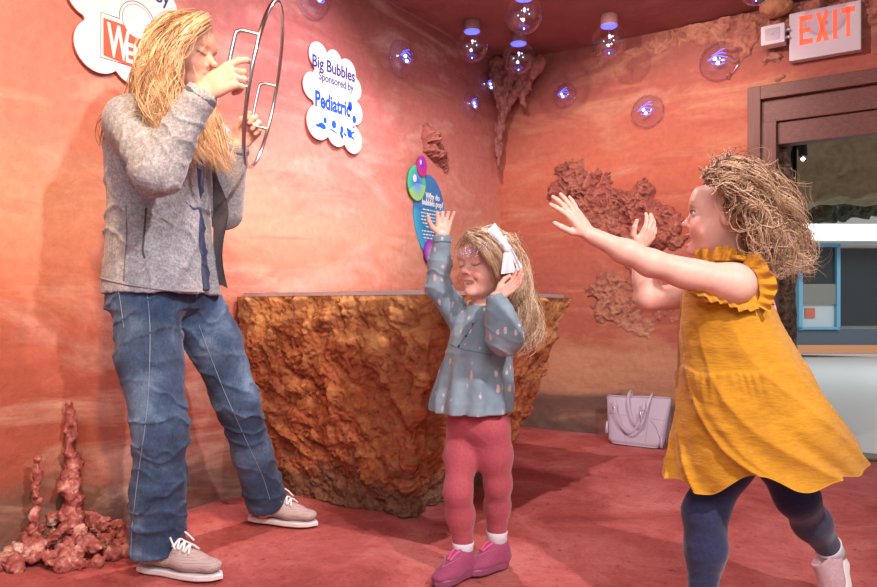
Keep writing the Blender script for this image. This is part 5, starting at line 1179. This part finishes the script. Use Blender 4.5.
hand(F, k_rw, nrm(V(.50,-.05,.80)), nrm(V(-.35,.88,.2)), V(-.8,-.2,.5), .112, [(.35,.35,.25),(.3,.4,.25),(.35,.4,.25),(.4,.4,.25)], .10, [nrm(V(-.4,-.3,.8)), nrm(V(.1,-.2,1)), nrm(V(.3,-.1,.9))], 1.0, .003)
F.build('body', M_skin, run, lambda P: face_paint(P, KC, KM, KH, SKIN['child'], mouth='open', brow=(.42,.26,.16), blush=1.2))
for s in (1, -1): eye(KC, KM, KH, s, run, (.10,.09,.08), .45)
# leggings
M_navy2 = fabric('navy_leggings', (.030,.040,.105), (.020,.026,.075), 140, .8, .15, .3, .002)
F = Field((.50,1.60,.06), (1.16,2.08,.62), .0036)
F.ell(kpel+V(0,0,.0), (.10,.10,.09), k=.03)
F.chain([klh, (klh+klk)/2, klk, (klk+kla)/2+V(.006,.0,.02), kla+V(0,0,.01)], [.066,.058,.048,.045,.033], .035)
F.chain([krh, (krh+krk)/2, krk, (krk+kra)/2+V(-.0,.01,0), kra+(krk-kra)*.02], [.066,.058,.048,.044,.033], .035)
F.warp(lambda p: folds(p, klk+V(0,0,.0), V(.1,.1,1), .05, 95, .004, 1)+folds(p, kla+V(0,0,.09), V(0,0,1), .06, 110, .003, 2)+folds(p, krk, V(.5,0,-.8), .05, 90, .003, 3), .02)
F.build('leggings', M_navy2, run)
M_sneak = fabric('pale_pink_canvas', (.60,.40,.42), (.50,.32,.35), 120, .8)
def kidshoe(heel, toe, up, A):
    heel = np.array(heel); toe = np.array(toe); M0 = frame(toe-heel, up); u = M0[:, 2]
    F = Field(np.minimum(heel, toe)-.08, np.maximum(heel, toe)+.08, .003); M, p, L = shoe(F, heel+u*.012, toe+u*.012, up, .072, .068)
    F.cutplane(heel+u*.010, -u); F.cap(p(.20,.070), p(.20,.12), .026, .030, .004, op='sub')
    o = F.build('sneaker', M_sneak, run); sole('rubber_sole', heel, toe, up, .075, .022, M_sole, o); return p
kidshoe(V(kla[0]+.035, kla[1]+.005, .003), V(kla[0]-.135, kla[1]-.02, .003), V(0,0,1), kla)
toe2 = V(1.085,1.955,.012); sh = nrm(kra-krk)
kidshoe(kra+V(.045,.02,-.035), toe2+V(-.02,-.01,.002), V(-.90,-.25,.35), kra)
for A, d in ((kla, V(0,0,1)), (kra, nrm(krk-kra))): v, f = tube_vf([A-d*.035, A+d*.0, A+d*.014, A+d*.016], [.033,.034,.037,.031], 22); addmesh('sock', v, f, M_sock, run)

# the dress: crinkled mustard muslin in tiers
M_must = mat('mustard_muslin', rough=.85, spec=.15, sheen=.25); t = NT(M_must); v1 = t.coord((30,30,110)); n = t.noise(v1, 1.6, 5, .65, .5); n2 = t.noise(t.coord(), 5, 4, .6)
c = t.ramp(n2, [(.35, (.46,.205,.014)), (.65, (.59,.28,.019))]); c = t.mix(.35, c, t.ramp(n, [(.3, (.32,.32,.32)), (.7, (.72,.72,.72))]), 'OVERLAY'); t.color(c); t.bump(n, .55, .004)
dress = thing('dress', 'x', 'dress', tuple(kch)); del dress['label'], dress['category']; attach(dress, run)
lev = [ # y (as at distance 1.8), left px, right px, distance of centre, half depth
 (283,688,757,1.805,.105), (300,684,767,1.805,.112), (325,682,778,1.805,.118), (350,682,791,1.805,.126), (372,682,803,1.805,.135), (395,683,818,1.81,.145), (420,682,832,1.81,.155), (445,679,845,1.815,.165), (470,676,858,1.82,.175)]
def dress_surface(off):
    nt_, nth = 150, 260; ts = np.linspace(0, 1, nt_); lv = np.array(lev, float); tt = np.linspace(0, 1, len(lv)); g_ = [np.interp(ts, tt, lv[:, j]) for j in range(5)]
    th = np.linspace(0, 2*math.pi, nth, endpoint=False); P = np.zeros((nt_, nth, 3))
    for i, s in enumerate(ts):
        y, xl, xr, yc, b = [q[i] for q in g_]; XL, XR = (xl-CX)/FOC*1.8, (xr-CX)/FOC*1.8; xc, a = (XL+XR)/2, (XR-XL)/2; z = CAMH+(HOR-y)/FOC*1.8
        seam1, seam2 = .46, .80
        e = s**1.3; ths = th-1.3*s*s; big = np.sin(ths*4+1.1)+.7*np.sin(ths*7+2.3+.8*s)+.5*np.sin(ths*12+.4)
        k1 = np.exp(-((s-seam1)/.13)**2)*sstep(seam1-.005, seam1+.015, s)
        gath = np.sin(th*38+5*np.sin(th*3)+2*np.sin(th*7))*k1*(.4+.6*np.sin(th*5+1)**2)
        ridge = (1-np.abs(np.sin(ths*5+.7*np.sin(th*2))))**2.2*e
        tier = .004*sstep(seam1-.004, seam1+.02, s)
        r = 1+.040*big*e+.011*gath+.11*ridge*(np.sin(th*1.0-4.3) > -2)
        lean = .018*np.sin(s*3.1)
        x = xc+a*r*np.cos(th)*(1-.02*e*(np.cos(th) > 0)); yv = yc+b*r*np.sin(th)
        z_ = z+e*(.016*np.sin(ths*4+2.0)+.014*np.sin(ths*7-.6))+.022*e*np.cos(th)
        nx_, ny_ = np.cos(th), np.sin(th)
        P[i, :, 0] = x+nx_*(tier-off); P[i, :, 1] = yv+ny_*(tier-off); P[i, :, 2] = z_
    q = fbm(P*V(10,10,16), 3)*.004; P[..., 0] += q; P[..., 1] += q
    return P
A = dress_surface(0); Bq = dress_surface(.003); nt_, nth = A.shape[:2]; n = nt_*nth
f0 = grid_faces(nt_, nth); wrap = np.array([[i*nth+nth-1, i*nth, (i+1)*nth, (i+1)*nth+nth-1] for i in range(nt_-1)]); f0 = np.vstack([f0, wrap])
hemf = np.array([[(nt_-1)*nth+j, (nt_-1)*nth+(j+1) % nth, n+(nt_-1)*nth+(j+1) % nth, n+(nt_-1)*nth+j] for j in range(nth)])
addmesh('skirt', np.vstack([A.reshape(-1,3), Bq.reshape(-1,3)]), np.vstack([f0, f0[:, ::-1]+n, hemf]), M_must, dress)
F = Field((.50,1.62,.76), (.92,2.00,.96), .0032)
def krow(y, xl, xr, b): c = at((xl+xr)/2, y, 1.805); return (c[2], c[0], c[1], (xr-xl)/2/FOC*1.8, b, 0)
F.loft([krow(304,684,768,.112), krow(290,685,762,.108), krow(277,690,757,.105), krow(266,700,752,.10), krow(258,712,750,.09)], k=.02, pw=2.2)
F.warp(lambda p: folds(p, at(720,285,1.7), V(.9,0,.5), .12, 60, .006, 1)+fbm(p*V(20,20,8), 3)*.003, .03)
F.cap(k_ls+V(.03,.03,.004), k_ls+(k_le-k_ls)*.5, .050, .058, .006, op='sub'); F.cap(k_rs+V(.03,-.03,.004), k_rs+(k_re-k_rs)*.5, .050, .058, .006, op='sub'); F.ell(at(738,278,1.67), (.055,.06,.035), k=.006, op='sub')
F.cap(at(731,268,1.80), at(729,245,1.80), .052, .066, .006, op='sub')
F.build('bodice', M_must, dress)
def ruffle(name, path, out, wd, waves, n=120, amp=.007):
    C_ = catmull(path, n); D = catmull(out, n); D /= np.linalg.norm(D, axis=1)[:, None]; T_ = np.gradient(C_, axis=0); T_ /= np.linalg.norm(T_, axis=1)[:, None]; B_ = np.cross(T_, D)
    s = np.linspace(0, 1, n); k = 7; L_ = []
    for th_ in (0, .0022):
        for i in range(n):
            for j in range(k): q = j/(k-1); L_.append(C_[i]+D[i]*wd*(q-.15)*(1+.15*math.sin(s[i]*waves*2.3))+B_[i]*(amp*q*math.sin(s[i]*waves*6.28+.6*math.sin(s[i]*9))+th_))
    f0 = grid_faces(n, k); return addmesh(name, np.array(L_), np.vstack([f0, f0[:, ::-1]+n*k]), M_must, dress)
ruffle('neck_ruffle', [at(697,262,1.76), at(708,259,1.735), at(724,258,1.73), at(742,260,1.735), at(754,266,1.75)], [V(-.3,-.4,1), V(-.1,-.4,1), V(0,-.4,1), V(.1,-.4,1), V(.4,-.3,1)], .032, 7)
ruffle('shoulder_ruffle', [at(744,262,1.70), at(755,268,1.69), at(761,281,1.69), at(762,296,1.69), at(757,306,1.69)], [V(.3,-.5,.9), V(.7,-.5,.6), V(.9,-.5,.1), V(.9,-.5,-.2), V(.7,-.6,-.5)], .034, 6)
ruffle('armhole_ruffle', [at(687,277,1.72), at(694,286,1.70), at(708,292,1.69), at(724,297,1.685), at(740,302,1.685), at(756,304,1.69)], [V(-.7,-.5,-.2), V(-.3,-.6,-.6), V(0,-.6,-.8), V(0,-.6,-.8), V(0,-.6,-.8), V(.3,-.6,-.7)], .026, 8, amp=.005)
# curly hair streaming back
M_hairk = hair_mat('brown_blonde_curls', (.11,.05,.025), (.33,.18,.10), (.78,.54,.36))
Kt = lambda x, y, z: KC+KM@(V(x, y, z)*KH)
F = Field(KC-V(.16,.16,.18), KC+V(.18,.16,.14), .0042)
F.ell(Kt(-.10,0,.15), V(.43,.375,.385)*KH, KM, k=.01); F.ell(Kt(-.35,0,-.08), V(.25,.30,.36)*KH, KM, k=.03)
F.ell(Kt(.47,0,-.10), V(.55,.50,.50)*KH, KM, k=.03, op='sub')
for s in (1, -1): F.ell(Kt(.02,.38*s,-.10), V(.17,.14,.22)*KH, KM, k=.01, op='sub')
F.warp(lambda p: fbm(p*32, 3)*.010, .04)
hk = F.build('hair', M_hairk, run, lambda P: np.repeat((.25+.25*fbm(P*40, 3))[:, None], 3, 1))
c1_ = [g((709,178,1.77),(724,168,1.75),(745,168,1.76),(768,180,1.80),(788,200,1.83),(800,218,1.84)), g((711,180,1.73),(726,178,1.70),(742,182,1.70),(764,196,1.74),(786,218,1.78),(806,240,1.8),(818,262,1.8)),
       g((719,184,1.71),(732,190,1.69),(745,200,1.69),(762,218,1.73),(780,242,1.76),(798,262,1.77),(815,270,1.78)), g((730,192,1.70),(742,204,1.69),(752,220,1.69),(762,238,1.72),(778,256,1.74),(796,268,1.76)),
       g((742,202,1.71),(750,218,1.70),(755,236,1.70),(760,252,1.71),(770,266,1.73),(782,274,1.74))]
c2_ = [g((708,180,1.80),(726,166,1.82),(748,166,1.84),(770,180,1.88),(790,202,1.90)), g((712,178,1.84),(730,168,1.88),(755,178,1.92),(778,204,1.93),(800,236,1.92)), g((720,186,1.88),(742,196,1.93),(764,220,1.93),(786,250,1.92),(806,262,1.90))]
c3_ = [g((705,178,1.76),(711,173,1.73),(720,173,1.71),(730,180,1.70)), g((706,180,1.75),(714,180,1.71),(722,188,1.695),(730,198,1.69))]
bd = [locks(c1_, 1500, .012, 34, .0009, 21, (.011, 3.2), per=13, inner=.0026, amp_tip=1.7), locks(c2_, 500, .015, 30, .0010, 22, (.012, 3.4), per=9, inner=.003, amp_tip=1.3), locks(c3_, 120, .005, 16, .001, 23, (.006, 1.8), per=8, inner=.002), locks(c1_+c2_, 150, .028, 34, .0007, 24, (.018, 4), per=3, len_var=.1, amp_tip=1.6)]
add_hair('hair_locks', bd, M_hairk, hk, seed=5)
# ================================================================== the handbag by the back wall
M_bag = mat('lilac_white_leather', (.60,.55,.67), .42, spec=.4); t = NT(M_bag); n = t.noise(t.coord(), 160, 3, .6); t.bump(n, .15, .001)
M_bagd = mat('bag_edge_paint', (.24,.17,.17), .5); M_metal = mat('pale_metal', (.7,.68,.68), .25, metal=1)
bo = V(1.175, 4.32, 0); bx = nrm(V(.25,-.19,0)); by = V(-bx[1], bx[0], 0)
bag = thing('handbag', 'pale lilac-white leather tote bag standing on the red floor against the back wall', 'bag', tuple(bo))
def bp(x, d, z): return bo+bx*x+by*d+V(0,0,z)
def bag_body():
    nz_, nth = 30, 96; P = np.zeros((nz_, nth, 3)); zs = np.linspace(0, .278, nz_)
    for i, z in enumerate(zs):
        s = z/.278; hw = .164+.036*s; hd = .072*(1-s**1.3)+.022; e = 5-2.0*s
        rnd = 1-.10*max(0, 1-z/.02)
        for j, a in enumerate(np.linspace(0, 2*math.pi, nth, endpoint=False)):
            c, s_ = math.cos(a), math.sin(a); x = abs(c)**(2/e)*math.copysign(hw, c)*rnd; d = abs(s_)**(2/e)*math.copysign(hd, s_)*rnd
            sag = .006*math.sin(x*22+1)*s; P[i, j] = bp(x, d+sag, z+.006*math.sin(x*9)*s+.003)
    P = P.reshape(-1, 3); F = grid_faces(nz_, nth); F = np.vstack([F, [[i*nth+nth-1, i*nth, (i+1)*nth, (i+1)*nth+nth-1] for i in range(nz_-1)]]).tolist()
    F.append(list(range(nth))[::-1]); k = len(P)
    top = P[(nz_-1)*nth:nz_*nth]; c = top.mean(0); inner = c+(top-c)*.965; low = inner-V(0,0,.05)
    P = np.vstack([P, inner, low]); b = (nz_-1)*nth
    for j in range(nth):
        j2 = (j+1) % nth; F.append([b+j, b+j2, k+j2, k+j]); F.append([k+j, k+j2, k+nth+j2, k+nth+j])
    F.append([k+nth+j for j in range(nth)]); return P, F
bodyo = addmesh('bag_body', *bag_body(), M_bag, bag); bpy.context.view_layer.update()
def band(name, pts, w, th, m, n=50, nd=None):
    C_ = catmull(pts, n); T_ = np.gradient(C_, axis=0); T_ /= np.linalg.norm(T_, axis=1)[:, None]; N_ = np.cross(T_, by if nd is None else nd); N_ /= np.linalg.norm(N_, axis=1)[:, None]+1e-9; D_ = np.cross(N_, T_)
    P = np.stack([C_+N_*w/2-D_*th/2, C_+N_*w/2+D_*th/2, C_-N_*w/2+D_*th/2, C_-N_*w/2-D_*th/2], 1); F = []
    for i in range(n-1):
        for j in range(4): F.append((i*4+j, i*4+(j+1) % 4, (i+1)*4+(j+1) % 4, (i+1)*4+j))
    F += [(0,1,2,3)[::-1], tuple((n-1)*4+q for q in range(4))]; return addmesh(name, P.reshape(-1,3), F, m, bag, smooth=False)
band('strap', [bp(-.110,-.098,.215), bp(-.108,-.085,.262), bp(-.095,-.105,.20), bp(-.06,-.110,.12), bp(-.01,-.114,.088), bp(.035,-.110,.12), bp(.065,-.105,.20), bp(.070,-.085,.262), bp(.072,-.098,.215)], .014, .004, M_bag, 70)
band('strap', [bp(-.055,.03,.262), bp(-.055,.03,.305), bp(-.045,-.03,.300), bp(-.030,-.075,.24), bp(.005,-.098,.16), bp(.035,-.102,.125), bp(.062,-.098,.145), bp(.078,-.06,.24), bp(.085,-.02,.292), bp(.070,.03,.302), bp(.065,.03,.262)], .013, .004, M_bag, 80)
def seam(pts, r=.0014, m=M_bagd, nm='seam'):
    Q = []
    for x, z in catmull([V(a, b, 0) for a, b in pts], 30)[:, :2]:
        hit, loc, nor, _ = bodyo.ray_cast(Vector(bp(x, -.4, z)), Vector(by))
        if hit: Q.append(np.array(loc)+np.array(nor)*.0008)
    if len(Q) > 3: tube(nm, smooth_path(Q), r, m, bag, 5)
seam([(-.165,.175),(-.05,.170)]); seam([(.09,.165),(.175,.160)]); seam([(-.085,.165),(-.06,.09),(-.035,.012)]); seam([(.085,.255),(.082,.15),(.078,.012)]); seam([(-.125,.27),(-.122,.14),(-.115,.02)], .0009); seam([(.125,.165),(.120,.02)], .0009)
seam([(-.15,.175),(-.166,.155),(-.172,.12)], .0022, nm='drawcord'); seam([(.095,.155),(.13,.12),(.155,.06)], .0022, nm='drawcord')
for x, z in ((-.163,.085),(.168,.035)): v, f = tube_vf([bp(x,-.075,z+.045), bp(x,-.08,z+.01), bp(x,-.082,z-.025)], [.004,.008,.010], 10); addmesh('tassel', v, f, M_bag, bag)
for x in (-.109,.071): v, f = tube_vf([bp(x-.007,-.100,.215), bp(x+.007,-.100,.215)], .005, 8); addmesh('strap_ring', v, f, M_metal, bag)
v, f = tube_vf([bp(.055,-.108,.215), bp(.055,-.108,.15)], .0035, 8); addmesh('buckle', v, f, M_metal, bag)
# ================================================================== lights
def leftp(px, py): v, z = leftwall(px, py); return room(0, v, z)
def backp(px, py): v, z = backwall(px, py); return room(v, 0, z)
def area(name, loc, tgt, size, power, col, spread=None):
    l = bpy.data.lights.new(name, 'AREA'); l.shape = 'DISK'; l.size = size; l.energy = power; l.color = col
    if spread: l.spread = math.radians(spread)
    o = bpy.data.objects.new(name, l); COL.objects.link(o); o.location = tuple(map(float, loc)); o.rotation_euler = Vector(np.asarray(tgt, float)-np.asarray(loc, float)).to_track_quat('-Z', 'Y').to_euler(); return o
def spot(name, loc, tgt, ang, blend, power, col, r=.03):
    l = bpy.data.lights.new(name, 'SPOT'); l.spot_size = math.radians(ang); l.spot_blend = blend; l.energy = power; l.color = col; l.shadow_soft_size = r
    o = bpy.data.objects.new(name, l); COL.objects.link(o); o.location = tuple(map(float, loc)); o.rotation_euler = Vector(np.asarray(tgt, float)-np.asarray(loc, float)).to_track_quat('-Z', 'Y').to_euler(); return o
spot('track_spot', room(.972,-2.19,2.42), room(1.7,-1.2,0), 150, .3, 135, (1,.80,.80), .022)
spot('front_spot', (1.3,-.1,2.5), (-.5,2.6,.8), 75, .6, 340, (1,.88,.86), .045)
area('front_soft', (.2,-.8,2.3), (.1,3,.8), 1.2, 50, (1,.88,.89))
spot('amber_spot', (-.35,.9,2.42), leftp(60,220), 62, .8, 200, (1,.58,.28), .05)
spot('pink_spot', room(1.1,-1.9,2.42), leftp(290,150), 80, .9, 80, (1,.74,.92), .04)
spot('right_wall_spot', room(1.6,-1.3,2.42), backp(665,150), 75, .9, 62, (1,.74,.60), .05)
area('gallery_light', (6.5,8.5,3.1), (6.5,8.5,0), 3.0, 150, (.92,.97,1))  # unseen fill added to brighten the floor of the far room
# turn the whole place so that its walls lie along the axes
bpy.context.view_layer.update()
_R = Matrix.Rotation(-ROT, 4, 'Z')
for o in list(SC.objects):
    if o.parent is None: o.matrix_world = _R @ o.matrix_world
bpy.context.view_layer.update()
